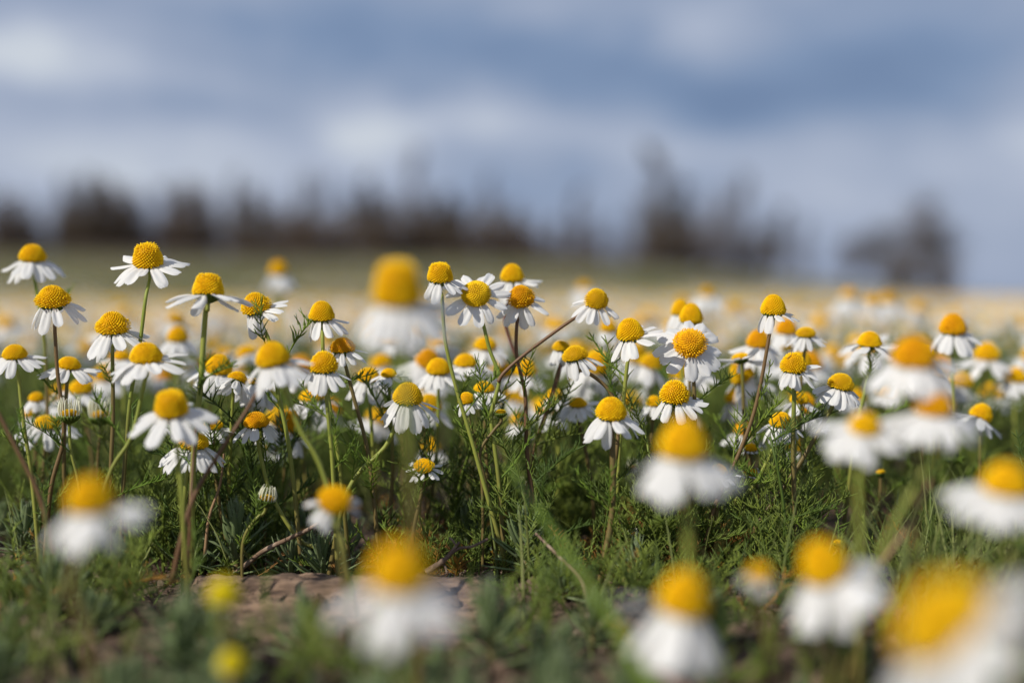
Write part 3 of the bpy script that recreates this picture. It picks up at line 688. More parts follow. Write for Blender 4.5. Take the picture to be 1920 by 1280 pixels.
strand('dry_stalk', 'stalk', 'reddish brown leaning stalk at the far left edge', [(-30, 720, .355), (20, 820, .355), (70, 920, .355), (95, 1010, .355), (110, 1100, .355)], .0008, 'stem_brown')
strand('dry_stalk', 'stalk', 'slanting red-brown stalk left of centre crossing the foliage', [(500, 700, .36), (465, 765, .36), (395, 875, .358), (362, 935, .357), (340, 1010, .356), (322, 1090, .356)], .0007, 'stem_brown')
strand('dry_stalk', 'stalk', 'thin upright red-brown stalk beside the slanting one at left', [(368, 800, .37), (362, 860, .37), (358, 930, .365), (355, 1010, .365), (350, 1085, .365)], .0005, 'stem_brown')
strand('dry_stalk', 'stalk', 'yellow straw stalk standing among the low greens at left', [(420, 850, .405), (412, 910, .405), (392, 970, .405), (384, 1040, .405)], .0005, 'straw')
strand('dry_stalk', 'stalk', 'thin purple stalk leaning right at centre behind the dark brown stem', [(1050, 680, .42), (1030, 750, .42), (1003, 835, .42), (996, 900, .42), (990, 1060, .42)], .0004, 'stem_brown')
strand('dry_twig', 'twig', 'long bare brown twig lying diagonally left of the blurred young bloom', [(665, 930, .375), (590, 985, .39), (540, 1010, .395), (490, 1035, .40), (430, 1085, .405)], .0008, 'twig', 7)
strand('dry_stalk', 'stalk', 'dry grey-brown stalk leaning right below the picture centre', [(1005, 1000, .385), (1050, 1045, .37), (1090, 1090, .36), (1105, 1150, .36)], .0006, 'twig')
strand('dry_stalk', 'stalk', 'short pale brown stalk sticking up right of the hairy plant', [(1015, 1082, .38), (1040, 1120, .375), (1075, 1172, .37)], .0005, 'straw')
strand('dry_stalk', 'stalk', 'thin straw lying along the ground right of the bark', [(900, 1098, .39), (960, 1130, .383), (1030, 1148, .377), (1120, 1190, .36)], .0004, 'straw')
strand('dry_stalk', 'stalk', 'long thin straw lying across the ground near the bottom centre', [(930, 1155, .365), (1000, 1172, .36), (1080, 1190, .352), (1170, 1205, .35)], .00035, 'straw')
strand('dry_twig', 'twig', 'forked grey twig standing up near the bottom centre', [(1110, 1140, .35), (1085, 1180, .345), (1055, 1225, .34)], .0006, 'twig')
strand('dry_twig', 'twig', 'blurred reddish twig sloping to the bottom edge right of centre', [(1160, 1180, .27), (1190, 1230, .265), (1260, 1275, .26), (1330, 1320, .255)], .0012, 'stem_brown')
strand('dry_twig', 'twig', 'blurred brown root running to the lower left corner', [(20, 1145, .34), (100, 1215, .31), (130, 1290, .30)], .0016, 'twig')
strand('dry_twig', 'twig', 'blurred brown root lying at the bottom left beside the lower left one', [(150, 1190, .32), (200, 1230, .31), (235, 1290, .30)], .0012, 'twig')
def forked_twig():
    base = P(800, 1072, .388)
    def q(x, y): return P(x, y, .388) - base
    g = join([tube(catmull([q(800, 1072), q(835, 1048), q(862, 1015)], 6), [.0010, .0009, .0009, .0009, .0008, .0009, .0007, .0006, .0006, .0005, .0005, .0004, .0003], 7),
              tube(catmull([q(838, 1045), q(860, 1028), q(885, 1024), q(915, 1010)], 5), .0004, 6), tube(catmull([q(826, 1055), q(835, 1062), q(838, 1075)], 4), .0003, 5),
              tube(catmull([q(855, 1022), q(848, 1012), q(842, 1008)], 4), .0003, 5)])
    o = ob('dry_twig', to_mesh('dry_twig', g, 'twig')); o.location = base
    tag(o, 'knobbly dark forked twig right of the bottom centre bloom', 'twig')
forked_twig()

# ------------------------------------------------------------------ the piece of bark
def bark():
    m = bpy.data.materials.new('weathered_bark'); m.use_nodes = True; t = m.node_tree; b = t.nodes['Principled BSDF']
    tcn = N(t, 'ShaderNodeTexCoord'); mp = N(t, 'ShaderNodeMapping'); mp.inputs['Scale'].default_value = (60, 330, 420); t.links.new(tcn.outputs['Object'], mp.inputs[0])
    n = N(t, 'ShaderNodeTexNoise', i_Scale=1.0, i_Detail=7.0, i_Roughness=.65, i_Distortion=.8); t.links.new(mp.outputs[0], n.inputs['Vector'])
    r = N(t, 'ShaderNodeValToRGB'); t.links.new(n.outputs[0], r.inputs[0])
    r.color_ramp.elements[0].position = .33; r.color_ramp.elements[0].color = (.045, .03, .022, 1)
    r.color_ramp.elements[1].position = .62; r.color_ramp.elements[1].color = (.27, .18, .12, 1)
    e = r.color_ramp.elements.new(.46); e.color = (.14, .09, .06, 1)
    t.links.new(r.outputs[0], b.inputs['Base Color']); b.inputs['Roughness'].default_value = .9
    bp = N(t, 'ShaderNodeBump'); bp.inputs['Strength'].default_value = 1.0; bp.inputs['Distance'].default_value = .0012
    t.links.new(n.outputs[0], bp.inputs['Height']); t.links.new(bp.outputs[0], b.inputs['Normal'])
    M['bark'] = m
    x0 = P(335, 1100, .385).x; x1 = P(935, 1100, .385).x; y0, y1 = .318, .388
    nx_, ny_ = 240, 110; r_ = np.random.RandomState(3)
    from mathutils import noise as mn
    V = []; F = []
    for j in range(ny_ + 1):
        for i in range(nx_ + 1):
            u = i / nx_; v = j / ny_
            x = x0 + (x1 - x0) * u; y = y0 + (y1 - y0) * v
            edge = .10 * mn.noise(Vector((x * 60, y * 60, 3))) + .05 * mn.noise(Vector((x * 200, y * 200, 5)))
            # rounded plan outline with ragged rim
            du = abs(u - .5) * 2; dv = abs(v - .55) * 2
            m_ = min(1 - du ** 2.4, 1 - dv ** 2.2) * 2.2 + edge * 2
            hgt = max(0, min(1, m_ * 1.6)) ** .55
            step = 0
            for s_, yy in ((1, .335), (1, .352), (1, .368)):
                yy2 = yy + .006 * mn.noise(Vector((x * 35, yy * 100, 1)))
                step += 1 / (1 + math.exp(-(y - yy2) * 2600))
            crack = 0
            c1 = abs(mn.noise(Vector((x * 26 + 2 + y * 20, y * 150, 9)))); crack += max(0, .10 - c1) * .035; c2 = abs(mn.noise(Vector((x * 30, y * 210, 4)))); crack += max(0, .08 - c2) * .03
            z = -.003 + hgt * (.0016 + .0021 * step + .0022 * mn.noise(Vector((x * 55, y * 90, 0))) + .0012 * mn.noise(Vector((x * 220, y * 400, 0)))) - crack * hgt
            z *= 1 - .25 * max(0, u - .6) / .4
            V.append((x, y, z + tz(x, y) * .5))
    for j in range(ny_):
        for i in range(nx_):
            a = j * (nx_ + 1) + i; F += [(a, a + 1, a + nx_ + 2), (a, a + nx_ + 2, a + nx_ + 1)]
    c = Vector(((x0 + x1) / 2, (y0 + y1) / 2, 0))
    g = geo(V, F); g = (g[0] - np.array(c), g[1], g[2])
    o = ob('bark_piece', to_mesh('bark_piece', g, 'bark')); o.location = c
    tag(o, 'cracked layered slab of weathered pinkish brown bark lying on the ground', 'bark')
bark()

# ------------------------------------------------------------------ hairy sage-green plants
def sage_leaf(L, r, seed):
    rr = random.Random(seed); b = rr.uniform(-.15, .35)
    pts = [Vector((L * t, 0, L * (b * t * t - .0))) for t in (0, .2, .45, .7, .88, 1)]
    g = tube(pts, [r * k for k in (.45, .85, 1, .85, .5, .12)], 6, .42)
    hs = []
    for i in range(34):
        t = rr.uniform(.1, 1); p = Vector((L * t, rr.uniform(-1, 1) * r * .9 * (1 - t * .6), L * b * t * t))
        d = Vector((rr.uniform(0, .8), rr.uniform(-1, 1), rr.uniform(-.4, 1))).normalized() * rr.uniform(.0007, .0015)
        w = Vector((.000022, .000022, 0))
        hs.append(geo([tuple(p - w), tuple(p + w), tuple(p + d)], [(0, 1, 2)]))
    return g, join(hs)
def sage_plant_geo(seed, n=34, hgt=.012):
    r = random.Random(seed); A = []; B = []
    for i in range(n):
        f = i / n; L = .0110 * (1.05 - .40 * f) * r.uniform(.8, 1.15)
        g, h = sage_leaf(L, .00075 * r.uniform(.85, 1.15), seed * 50 + i)
        mt = Matrix.Translation((0, 0, .001 + hgt * f)) @ Matrix.Rotation(i * 2.4 + r.uniform(-.3, .3), 4, 'Z') @ Matrix.Rotation(-R_(5 + 76 * f ** .8 + r.uniform(-10, 10)), 4, 'Y')
        A.append(xf(g, mt, r.random())); B.append(xf(h, mt))
    return join(A), join(B), tube([Vector((0, 0, -.003)), Vector((0, 0, hgt))], [.0009, .0006], 6)
SAGE = []
for s in range(5):
    a, b, st = sage_plant_geo(s + 1, 32 + 3 * s, .0045 + .0016 * s)
    SAGE.append((to_mesh('foliage', a, 'sage'), to_mesh('leaf_hairs', b, 'hair'), to_mesh('stem', st, 'stem')))
SAGEG = [sage_plant_geo(s + 1, 26, .012) for s in range(3)]
def sage(label, px, py, d, sc, v, rz=0, group=None, tilt=0):
    """py is where the plant meets the ground plane: only px and d matter"""
    p = P(px, 600, d); z = tz(p.x, p.y)
    e = bpy.data.objects.new('hairy_plant', None); col.objects.link(e)
    e.location = (p.x, p.y, z); e.rotation_euler = (R_(tilt), 0, rz); e.scale = (sc,) * 3
    tag(e, label, 'plant', group)
    ob('stem', SAGE[v][2], e); f = ob('foliage', SAGE[v][0], e); ob('leaf_hairs', SAGE[v][1], f)
sage('sharp grey-green hairy plant at centre below the long thin stem, right of the bark', 985, 1110, .392, 1.15, 4)
sage('sharp dark hairy tuft above the forked twig', 885, 1000, .425, 1.2, 3, 1)
sage('hairy tuft left of the bottom centre bloom, just above the bark edge', 605, 1060, .398, 1.1, 2, 2)
sage('hairy tuft above the left end of the bark', 545, 1080, .402, 1.0, 3, .5)
sage('hairy plant at left above the yellow-green button', 440, 1050, .405, 1.3, 4, 1.4)
sage('hairy plant left of the long diagonal twig', 375, 1060, .41, 1.2, 1, 2.2)
sage('hairy plant between the forked twig and the broad blurred blade', 1060, 1130, .37, .95, 0, 2.8)
sage('blurred hairy plant in front of the left end of the bark', 565, 1200, .31, 1.0, 3, .2)
sage('blurred hairy plant low in front of the right end of the bark', 920, 1230, .30, 1.1, 4, .9)
sage('blurred hairy plant at the bottom edge left of centre', 340, 1230, .285, 1.25, 2, .4)
sage('soft hairy plant with long leaves at the lower left', 100, 1130, .345, 1.2, 1, 1.7)
sage('blurred hairy plant at the bottom under the centre bloom', 700, 1270, .25, 1.1, 0, .3)
for q_ in ((400, .310, .8), (700, .300, .7), (820, .285, .7), (585, .262, .6)):
    sage('blurred grey-green hairy plant overlapping the front of the bark', q_[0], 0, q_[1], q_[2], 3, q_[0], 'hairy plants overlapping the front of the bark')
r = random.Random(21)
BARKX = (P(330, 1100, .385).x - .002, P(935, 1100, .385).x + .004)
k = 0
while k < 112:
    d = r.choice((r.uniform(.215, .30), r.uniform(.24, .335), r.uniform(.25, .33), r.uniform(.36, .50))); px = r.uniform(-100, 2020)
    p = P(px, 600, d)
    if BARKX[0] < p.x < BARKX[1] and .29 < p.y < .395 and r.random() < .97: continue
    if px > 1500 and d > .33 and r.random() < .7: continue
    if 440 < px < 680 and .25 < d < .36: continue
    lab, gp = ('grey-green hairy plant in the low blurred tangle near the bottom edge', 'blurred hairy plants along the bottom') if d < .33 else ('small grey-green hairy plant among the stems behind the bark', 'hairy plants among the stems')
    sage(lab, px, 0, d, r.uniform(.75, 1.3) * (.50 if d < .26 else .68 if d < .33 else .9), r.randrange(5), r.uniform(0, 6), gp, r.uniform(-12, 12)); k += 1

# ------------------------------------------------------------------ foliage, grass, crumbs: nobody could count them
def rnd_pos(r, d0, d1, power=1.0, margin=120):
    d = d0 + (d1 - d0) * r.random() ** power
    p = P(r.uniform(-margin, 1920 + margin), 600, d)
    return p.x, p.y
def sprig_geo(seed):
    r = random.Random(seed); gs = []; h = r.uniform(.022, .040)
    lx, ly = r.uniform(-.25, .25), r.uniform(-.25, .25)
    def pt(t): return Vector((h * lx * t * t, h * ly * t * t, h * t))
    gs.append(tube([pt(i / 5) for i in range(6)], [.0005, .00048, .00045, .0004, .00035, .0003], 4))
    for i in range(r.randint(8, 12)):
        t = r.uniform(.08, 1); g = FEA[r.randrange(8)]
        mt = Matrix.Translation(pt(t)) @ Matrix.Rotation(i * 2.4, 4, 'Z') @ Matrix.Rotation(-R_(r.uniform(25, 70)), 4, 'Y') @ Matrix.Diagonal((*[r.uniform(.35, .7)] * 3, 1))
        gs.append(xf(g, mt))
    return join(gs)
SPR = [sprig_geo(s) for s in range(6)]
def patch(x, y):   # clearings: soil shows here
    from mathutils import noise as mn
    return mn.noise(Vector((x * 22, y * 22, 4.2)))
r = random.Random(5); parts = []
for v in range(6):
    mats = []; tints = []
    for i in range(95):
        while True:
            x, y = rnd_pos(r, .385, .62, .9)
            if BARKX[0] < x < BARKX[1] and y < .398: continue
            if patch(x, y) < -.02: continue
            if x / y > .14 and y < .52 and r.random() < .6: continue
            break
        s = r.uniform(.35, 1.25)
        mats.append(Matrix.Translation((x, y, tz(x, y) - .001)) @ Matrix.Rotation(r.uniform(0, 6.28), 4, 'Z') @ Matrix.Rotation(r.uniform(-.3, .3), 4, 'X') @ Matrix.Diagonal((s, s, s, 1)))
        tints.append(r.random())
    parts.append(scatter(SPR[v], mats, tints))
    mats = []; tints = []
    for i in range(150):      # middle distance
        x, y = rnd_pos(r, .6, 1.6, 1.2, 80); s = r.uniform(.8, 1.35)
        mats.append(Matrix.Translation((x, y, tz(x, y) - .001)) @ Matrix.Rotation(r.uniform(0, 6.28), 4, 'Z') @ Matrix.Diagonal((s, s, s, 1))); tints.append(r.random())
    parts.append(scatter(SPR[v], mats, tints))
tag(ob('chamomile_foliage', to_mesh('chamomile_foliage', join(parts), 'leaf')), 'tangle of fine feathery green chamomile leaves between the stems', 'foliage', kind='stuff')
parts = []
for v in range(8):
    mats = []; tints = []
    for i in range(150):
        while True:
            x, y = rnd_pos(r, .27, .50, .8)
            if BARKX[0] < x < BARKX[1] and .29 < y < .393: continue
            if patch(x, y) < 0 or (x / y > .14 and r.random() < .5): continue
            break
        s = r.uniform(.35, .8)
        mats.append(Matrix.Translation((x, y, tz(x, y) + r.uniform(0, .004))) @ Matrix.Rotation(r.uniform(0, 6.28), 4, 'Z') @ Matrix.Rotation(-R_(r.uniform(5, 80)), 4, 'Y') @ Matrix.Diagonal((s, s, s, 1))); tints.append(r.random())
    parts.append(scatter(FEA[v], mats, tints))
tag(ob('low_herbs', to_mesh('low_herbs', join(parts), 'leaf')), 'low carpet of small feathery herb leaves on the dark soil', 'ground cover', kind='stuff')
# dead yellow-orange bits
parts = []
for v in range(8):
    mats = []; tints = []
    for i in range(60):
        x, y = rnd_pos(r, .30, .50, 1)
        if r.random() < .6: p = P(r.choice((820, 1180, 1300, 1260, 1220)) + r.gauss(0, 45), 600, r.uniform(.39, .44)); x, y = p.x, p.y
        if BARKX[0] < x < BARKX[1] and y < .39: continue
        s = r.uniform(.25, .5)
        mats.append(Matrix.Translation((x, y, tz(x, y) + r.uniform(0, .008))) @ Matrix.Rotation(r.uniform(0, 6.28), 4, 'Z') @ Matrix.Rotation(-R_(r.uniform(0, 80)), 4, 'Y') @ Matrix.Diagonal((s, s * 1.3, s, 1))); tints.append(r.random())
    if mats: parts.append(scatter(FEA[v], mats, tints))
tag(ob('withered_leaves', to_mesh('withered_leaves', join(parts), 'dry')), 'scattered withered yellow and orange leaf scraps low in the greens', 'dead leaves', kind='stuff')
# grass
def blade_geo(seed):
    r = random.Random(seed); h = .03; b = r.uniform(.1, .5); 
    pts = [Vector((h * b * t * t, 0, h * t * (1 - .2 * b * t))) for t in (0, .25, .5, .75, 1)]
    return tube(pts, [.00045, .00042, .00036, .00025, .00005], 4, .4)
BL = [blade_geo(s) for s in range(4)]
parts = []
for v in range(4):
    mats = []; tints = []
    for i in range(330):
        if i < 130: x, y = rnd_pos(r, .28, .55, 1)
        elif i < 200:
            p = P(r.gauss(1780, 110), 600, r.uniform(.31, .46)); x, y = p.x, p.y
        else: x, y = rnd_pos(r, .55, 2.0, 1, 80)
        if BARKX[0] < x < BARKX[1] and .29 < y < .395: continue
        s = r.uniform(.5, 1.25)
        mats.append(Matrix.Translation((x, y, tz(x, y) - .001)) @ Matrix.Rotation(r.uniform(0, 6.28), 4, 'Z') @ Matrix.Rotation(r.uniform(0, .7), 4, 'Y') @ Matrix.Diagonal((s, s, s, 1))); tints.append(r.random())
    parts.append(scatter(BL[v], mats, tints))
# coarser, farther grass
for v in range(4):
    mats = []; tints = []
    for i in range(2600):
        x, y = rnd_pos(r, 1.2, 16, 1.7, 60); s = r.uniform(1.0, 2.0); w = 1 + y * .35
        mats.append(Matrix.Translation((x, y, tz(x, y) - .002)) @ Matrix.Rotation(r.uniform(0, 6.28), 4, 'Z') @ Matrix.Rotation(r.uniform(0, .6), 4, 'Y') @ Matrix.Diagonal((s * w, s * w, s, 1))); tints.append(r.random())
    parts.append(scatter(BL[v], mats, tints))
tag(ob('grass', to_mesh('grass', join(parts), 'grass')), 'thin green grass blades growing through the flowers', 'grass', kind='stuff')
# soil crumbs
def crumb_geo(seed):
    r = random.Random(seed); V = []; F = []
    bm = []
    import bmesh
    b = bmesh.new(); bmesh.ops.create_icosphere(b, subdivisions=2, radius=1)
    for v in b.verts: v.co *= 1 + r.uniform(-.28, .22); v.co.z *= .7
    V = [tuple(v.co) for v in b.verts]; F = [tuple(v.index for v in f.verts) for f in b.faces]; b.free()
    return geo(V, F)
parts = []
for s_ in range(4):
    g = crumb_geo(s_); mats = []; tints = []
    for i in range(700):
        x, y = rnd_pos(r, .24, .55, 1); s = r.choice((.0004, .0006, .0009, .0014, .0022)) * r.uniform(.7, 1.3)
        mats.append(Matrix.Translation((x, y, tz(x, y) + s * .2)) @ Euler((r.uniform(0, 6), r.uniform(0, .5), 0)).to_matrix().to_4x4() @ Matrix.Diagonal((s, s * r.uniform(.7, 1.3), s, 1))); tints.append(r.random())
    parts.append(scatter(g, mats, tints))
tag(ob('soil_crumbs', to_mesh('soil_crumbs', join(parts), 'soil_crumb', False)), 'loose dark crumbs of soil between the plants', 'soil', kind='stuff')

# ------------------------------------------------------------------ the blooms behind, one by one
def ring_geo(n, droop, seed, plen=2.15):
    r = random.Random(seed); gs = []
    for i in range(n):
        Ln = plen * r.uniform(.88, 1.1)
        pm = Matrix.Rotation(2 * math.pi * (i + r.uniform(-.25, .25)) / n, 4, 'Z') @ Matrix.Translation((.74, 0, -.02 + .03 * (i % 2))) @ Matrix.Rotation(R_(droop + r.gauss(0, 9)), 4, 'Y') @ Matrix.Diagonal((Ln, Ln, Ln, 1))
        gs.append(xf(PETLOW[i % 2], pm))
    return join(gs)
RINGS = [ring_geo(13, dr, i) for i, dr in enumerate((15, 30, 45, 60, 35, 50))]
RINGM = [to_mesh('petal_ring', g, 'petal') for g in RINGS]
def ustem(seed):
    r = random.Random(seed); a, b = r.uniform(-.12, .12), r.uniform(-.12, .12)
    pts = [Vector((a * (1 - t) ** 2 * .5 - a * .5 * (1 - t), b * (1 - t) * t, t)) for t in (0, .2, .4, .6, .8, 1)]
    return tube(pts, [.011, .0105, .01, .0095, .009, .009], 5)
USTEM = [to_mesh('stem', ustem(s), 'stem') for s in range(5)]
DLOWG = disc_geo('dome', 'plain', 77, 120); DLOW = to_mesh('flower_center', DLOWG, 'disc')
r = random.Random(99); cnt = 0; taken = []
while cnt < 203:
    d = .52 + .85 * r.random() ** 1.15; px = r.uniform(-30, 1950)
    if px < 950 and r.random() < .22: continue
    hgt = min(.081 if px > 1150 else .073, max(.034, r.gauss(.054 + (.006 if px > 1100 else 0) - .006 * (d < .65), .010)))
    if cnt < 50:
        if px < 650 and r.random() < .6: continue
        d = r.uniform(.44, .60); hgt = r.uniform(.037, .064)
    p = P(px, 600, d)
    if any((p.x - a) ** 2 + (p.y - b) ** 2 < .011 ** 2 for a, b in taken): continue
    taken.append((p.x, p.y)); cnt += 1
    e = bpy.data.objects.new('chamomile_flower', None); col.objects.link(e); z0 = tz(p.x, p.y); e.location = (p.x, p.y, z0)
    e.rotation_euler = (0, 0, r.uniform(-.5, .5))
    tag(e, 'small out-of-focus chamomile in the blurred drift of blooms behind the sharp ones', 'flower', 'blurred chamomiles behind the sharp ones')
    ob('stem', USTEM[r.randrange(5)], e, Matrix.Diagonal((.05, .05, hgt + .002, 1)) @ Matrix.Translation((0, 0, -.02)))
    R = r.uniform(.0031, .0043)
    m = Matrix.Translation((0, 0, hgt)) @ Matrix.Rotation(R_(r.gauss(0, 12)), 4, 'Y') @ Matrix.Rotation(R_(r.gauss(10, 14)), 4, 'X')
    c = ob('flower_center', DLOW if d > .6 else DISCM[(r.choice(('dome', 'rough', 'rim', 'conep')), r.choice(('disc', 'disc', 'disc_orange', 'disc_green')))], e, m @ Matrix.Diagonal((R, R, R * r.uniform(.7, 1.1), 1)))
    ob('petal_ring', RINGM[r.randrange(6)], c)
# the farther carpet
CAL6 = disc_geo('dome', 'plain', 5, 1)
def lowflower(ring_seed, droop):
    seg = 8; V = []; F = []
    for rr, h in ((.75, 0), (.82, .3), (.6, .75), (.25, 1.0)):
        for k_ in range(seg): th = 2 * math.pi * k_ / seg; V.append((rr * math.cos(th), rr * math.sin(th), h))
    for i in range(3):
        for k_ in range(seg): a = i * seg + k_; b = i * seg + (k_ + 1) % seg; F += [(a, b, b + seg), (a, b + seg, a + seg)]
    for k_ in range(1, seg - 1): F.append((3 * seg, 3 * seg + k_, 3 * seg + k_ + 1))
    disc = geo(V, F)
    V = []; F = []; rr = random.Random(ring_seed)
    for i in range(10):
        a = 2 * math.pi * i / 10; L = 2.1 * rr.uniform(.8, 1.1); cd, sd = math.cos(R_(droop)), math.sin(R_(droop)); w = .36
        o = len(V)
        for t, ww in ((0, w * .5), (.6, w * 1.1), (1, w * .7)):
            for s in (-1, 1):
                x = .75 + L * t * cd; y = s * ww; z = -L * t * sd
                V.append((x * math.cos(a) - y * math.sin(a), x * math.sin(a) + y * math.cos(a), z))
        F += [(o, o + 2, o + 3), (o, o + 3, o + 1), (o + 2, o + 4, o + 5), (o + 2, o + 5, o + 3)]
    return disc, geo(V, F)
parts = []
def dens_zone(n, d0, d1, hm):
    A = [[], [], []]; T = [[], [], []]; st = []
    for i in range(n):
        d = math.sqrt(d0 * d0 + (d1 * d1 - d0 * d0) * r.random()); px = r.uniform(-60, 1980)
        if px < 1000 and r.random() < .12: continue
        x = (px - 960) / FPX * d; y = d; z = tz(x, y)
        if mnoise.noise(Vector((x * 2.2 / (1 + d * .12), y * 1.3 / (1 + d * .2), 7.7))) < -.15 and r.random() < .7: continue
        h = min(.074 if d < 4 else .085, max(.03, r.gauss(hm, .011))); R = r.uniform(.0033, .0046) * (1 + .02 * d)
        k_ = r.randrange(3)
        m = Matrix.Translation((x, y, z + h)) @ Matrix.Rotation(r.uniform(0, 6), 4, 'Z') @ Matrix.Rotation(R_(r.gauss(0, 14)), 4, 'Y') @ Matrix.Diagonal((R, R, R, 1))
        A[k_].append(m); T[k_].append(r.random())
        st.append(Matrix.Translation((x, y, z)) @ Matrix.Diagonal((.05, .05, h, 1)))
    for k_, dr in enumerate((20, 40, 58)):
        dd_, pp_ = lowflower(k_, dr)
        parts.append((scatter(dd_, A[k_], T[k_]), 'disc')); parts.append((scatter(pp_, A[k_], T[k_]), 'petal'))
    parts.append((scatter(tube([Vector((0, 0, 0)), Vector((0, 0, 1))], .011, 3), st, [0] * len(st)), 'grass'))
dens_zone(800, .95, 1.5, .055)
dens_zone(4600, 1.45, 3.2, .057)
dens_zone(9000, 3.2, 8, .059)
dens_zone(3600, 8, 11.5, .058)
dens_zone(1300, 11.5, 28, .060)
tag(ob('chamomile_field', to_mesh('chamomile_field', parts, None)), 'far drift of chamomile blooms melting into a pale yellow and white band', 'flowers', kind='stuff')

# ------------------------------------------------------------------ trees on the bank
def tree_geo(kind, seed):
    """unit height; returns wood, leaves"""
    r = random.Random(seed); W = []; Lf = []
    wob = [Vector((r.uniform(-.02, .02) * i, r.uniform(-.02, .02) * i, i / 5)) for i in range(6)]
    if kind != 'bush': W.append(tube(catmull(wob, 3), [.020 * (1.05 - i / 15) for i in range(16)], 6))
    nb = {'poplar': 60, 'round': 54, 'bush': 60, 'bare': 46}[kind]
    leafV = [(-.5, 0, 0), (0, -.28, .1), (.5, 0, 0), (0, .28, .1)]; lf = geo(leafV, [(0, 1, 2), (0, 2, 3)])
    mats = []; T = []
    for i in range(nb):
        a = r.uniform(0, 6.283); 
        if kind == 'poplar': t = .06 + .90 * r.random() ** 1.5; L = r.uniform(.10, .24) * (1.15 - t); up = r.uniform(1.4, 3.0)
        elif kind == 'bare': t = .05 + .88 * r.random() ** 1.3; L = r.uniform(.12, .30) * (1.2 - t); up = r.uniform(.9, 2.2)
        elif kind == 'round': t = r.uniform(.18, .80); L = r.uniform(.2, .42) * (1.15 - .7 * t); up = r.uniform(.3, 1.3)
        else: t = r.uniform(0, .12); L = r.uniform(.45, 1.0); up = r.uniform(.5, 3.0)
        o = catmull(wob, 3)[min(15, int(t * 15))]
        d = Vector((math.cos(a), math.sin(a), up)).normalized()
        if kind in ('poplar', 'bare'): L *= 1.5
        e = o + d * L; mid = o.lerp(e, .5) + Vector((math.cos(a), math.sin(a), 0)) * L * .08
        W.append(tube(catmull([o, mid, e], 3), [.007, .006, .0055, .005, .004, .003, .002], 4))
        for j in range(3):
            q = o.lerp(e, r.uniform(.35, .9)); dd_ = (d + Vector((r.uniform(-.8, .8), r.uniform(-.8, .8), r.uniform(-.2, .6)))).normalized()
            W.append(tube([q, q + dd_ * L * .4], [.0025, .001], 3))
        nl = {'poplar': 60, 'round': 44, 'bush': 70, 'bare': 38}[kind]
        for j in range(nl):
            q = o.lerp(e, r.uniform(.2, 1.08)) + Vector((r.gauss(0, 1), r.gauss(0, 1), r.gauss(0, 1))) * L * .15
            if q.z < .02: continue
            s = r.uniform(.010, .024) * (1.5 if kind == 'bush' else 1.0)
            mats.append(Matrix.Translation(q) @ Euler((r.uniform(0, 6), r.uniform(0, 6), r.uniform(0, 6))).to_matrix().to_4x4() @ Matrix.Diagonal((s, s, s, 1))); T.append(r.random())
    return join(W), scatter(lf, mats, T)
TR = {}
for kind in ('poplar', 'round', 'bush', 'bare'):
    for v in range(3):
        w, l = tree_geo(kind, v * 10 + len(kind))
        TR[(kind, v)] = (to_mesh('trunk', w, 'trunk'), to_mesh('crown', l, 'crown'))
KINDNAME = {'poplar': 'poplar_tree', 'round': 'round_tree', 'bush': 'bush', 'bare': 'bare_tree'}
def tree(px, top, kind, wpx, dist, label, group=None, sink=0):
    x = (px - 960) / FPX * dist; z = tz(x, dist) - sink
    toph = (560 - top) / FPX * dist + CAMZ - z
    v = r.randrange(3)
    nat = {'poplar': .34, 'round': .75, 'bush': 1.2, 'bare': .42}[kind]
    ws = (wpx / FPX * dist) / nat
    e = bpy.data.objects.new(KINDNAME[kind], None); col.objects.link(e); e.location = (x, dist, z); e.rotation_euler = (0, 0, r.uniform(0, 6)); e.scale = (ws, ws, toph)
    tag(e, label, 'bush' if kind == 'bush' else 'tree', group)
    ob('trunk', TR[(kind, v)][0], e); ob('crown', TR[(kind, v)][1], e)
r = random.Random(4)
tree(10, 345, 'poplar', 90, 60, 'dark tree cut by the left edge of the picture')
tree(52, 360, 'bare', 60, 61, 'small thin tree just inside the left edge')
tree(130, 335, 'poplar', 70, 61, 'dark narrow tree starting the dense left clump')
tree(172, 318, 'poplar', 90, 60, 'tallest dark tree of the dense left clump')
tree(212, 325, 'poplar', 85, 62, 'dark tree at the right of the tallest in the left clump')
tree(250, 352, 'poplar', 60, 61, 'smaller tree closing the dense left clump')
tree(310, 345, 'poplar', 65, 63, 'first of two narrow trees behind the tall left bloom')
tree(350, 335, 'poplar', 70, 61, 'second, darker narrow tree above the thick green stem')
tree(392, 350, 'bare', 60, 62, 'thin tree above the blocky-centred bloom')
tree(440, 320, 'bare', 40, 66, 'pale slender tree left of the dark pair')
tree(478, 345, 'poplar', 75, 60, 'dark dense tree left of centre, above the left-tilted bloom')
tree(522, 372, 'bare', 45, 64, 'faint thin tree in the gap left of centre')
tree(566, 370, 'poplar', 70, 60, 'low dark tree left of centre, above the egg-shaped bloom')
tree(640, 385, 'bare', 70, 64, 'faint low tree before the dark one left of the big blurred bloom')
tree(700, 325, 'poplar', 85, 60, 'dark broad tree above the big blurred bloom on its left')
tree(735, 360, 'bare', 60, 62, 'thin tree right of the dark broad one')
tree(780, 262, 'bare', 50, 66, 'tall faint bare tree near the picture centre, highest of the left half')
tree(800, 345, 'poplar', 70, 61, 'dark tree at the foot of the tall faint one')
tree(850, 355, 'poplar', 85, 60, 'broad dark tree above the beaded blocky bloom')
tree(915, 318, 'bare', 55, 64, 'slim faint tree above the camera-facing bloom')
tree(960, 395, 'bare', 80, 63, 'low faint tree above the dark brown forked stem')
tree(1088, 345, 'poplar', 55, 60, 'isolated narrow tree above the long brown side branch')
tree(1040, 410, 'bare', 70, 64, 'low sparse tree left of the isolated narrow one')
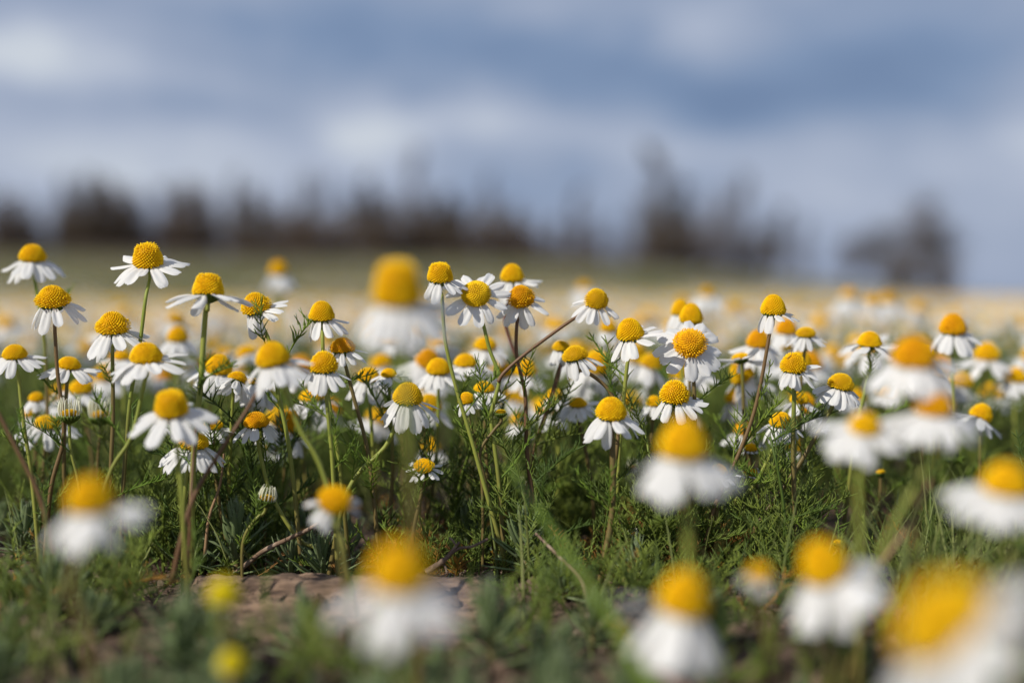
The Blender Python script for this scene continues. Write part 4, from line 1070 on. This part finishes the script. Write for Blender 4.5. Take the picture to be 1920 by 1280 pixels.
tree(1222, 262, 'poplar', 100, 58, 'tallest dark tree, right of the picture centre')
tree(1268, 330, 'poplar', 110, 59, 'dark bulky tree against the right side of the tallest one')
tree(1245, 400, 'bush', 110, 57, 'dense dark bush at the foot of the tallest tree')
tree(1300, 395, 'bush', 90, 58, 'dense dark bush right of the one at the foot of the tallest tree')
tree(1345, 345, 'bare', 90, 62, 'sparse tree sloping down right of the tall clump')
tree(1390, 310, 'bare', 60, 64, 'tall faint tree above the smooth round bloom')
tree(1452, 380, 'poplar', 75, 58, 'isolated dark stubby tree at right')
tree(1400, 430, 'bare', 80, 62, 'low sparse tree left of the stubby one')
tree(1595, 430, 'round', 120, 58, 'low sparse tree opening the right hand clump', sink=.1)
tree(1650, 410, 'round', 150, 58, 'mid-height tree in the left of the right hand clump', sink=.1)
tree(1712, 345, 'round', 150, 57, 'tallest round tree of the right hand clump', sink=.1)
tree(1755, 400, 'round', 150, 58, 'dark tree closing the right hand clump', sink=.1)
tree(1690, 455, 'bush', 130, 56, 'dark bush low in the right hand clump', sink=.1)
tree(1770, 470, 'bush', 90, 56, 'dark bush at the right foot of the right hand clump', sink=.1)
for i in range(34):
    px = (8, 52, 128, 150, 172, 198, 226, 250, 318, 346, 372, 398, 470, 492, 512, 556, 580, 650, 684, 704, 728, 776, 796, 812, 842, 862, 884, 918, 940, 962, 20, 140, 210, 700)[i] + r.uniform(-8, 8)
    tree(px, r.uniform(330, 400) if px < 900 else r.uniform(370, 420), 'bare', r.uniform(35, 60), r.uniform(64, 72), 'thin leafless young tree in the loose row behind the darker trees', 'thin young trees behind the darker ones')
for i in range(30):
    px = 5 + i * 34 + r.uniform(-14, 14)
    tree(px, r.uniform(310, 380) if px < 620 else r.uniform(350, 410), 'bare', r.uniform(32, 50), r.uniform(64, 72), 'thin leafless young tree in the loose row behind the darker trees', 'thin young trees behind the darker ones')
for i in range(12):
    px = 1040 + i * 42 + r.uniform(-14, 14)
    tree(px, r.uniform(395, 440), 'bare', r.uniform(35, 60), r.uniform(62, 68), 'thin leafless young tree in the loose row behind the darker trees', 'thin young trees behind the darker ones')
for i in range(26):
    px = (5, 45, 125, 160, 195, 235, 255, 320, 350, 385, 440, 475, 500, 560, 585, 650, 690, 715, 740, 790, 810, 845, 875, 920, 950, 985)[i] + r.uniform(-8, 8)
    tree(px, r.uniform(385, 430), 'bush', r.uniform(60, 95), r.uniform(61, 66), 'low brown shrub in the hedge-like row under the far trees', 'low shrubs under the far trees')
for i in range(26):
    px = -20 + i * 41 + r.uniform(-12, 12)
    tree(px, r.uniform(395, 440), 'bush', r.uniform(70, 100), r.uniform(61, 66), 'low brown shrub in the hedge-like row under the far trees', 'low shrubs under the far trees')
for i in range(8):
    px = 1030 + i * 52 + r.uniform(-12, 12)
    tree(px, r.uniform(448, 470), 'bush', r.uniform(50, 80), r.uniform(60, 64), 'low brown shrub in the hedge-like row under the far trees', 'low shrubs under the far trees')

scene.render.resolution_x = 1024; scene.render.resolution_y = 682
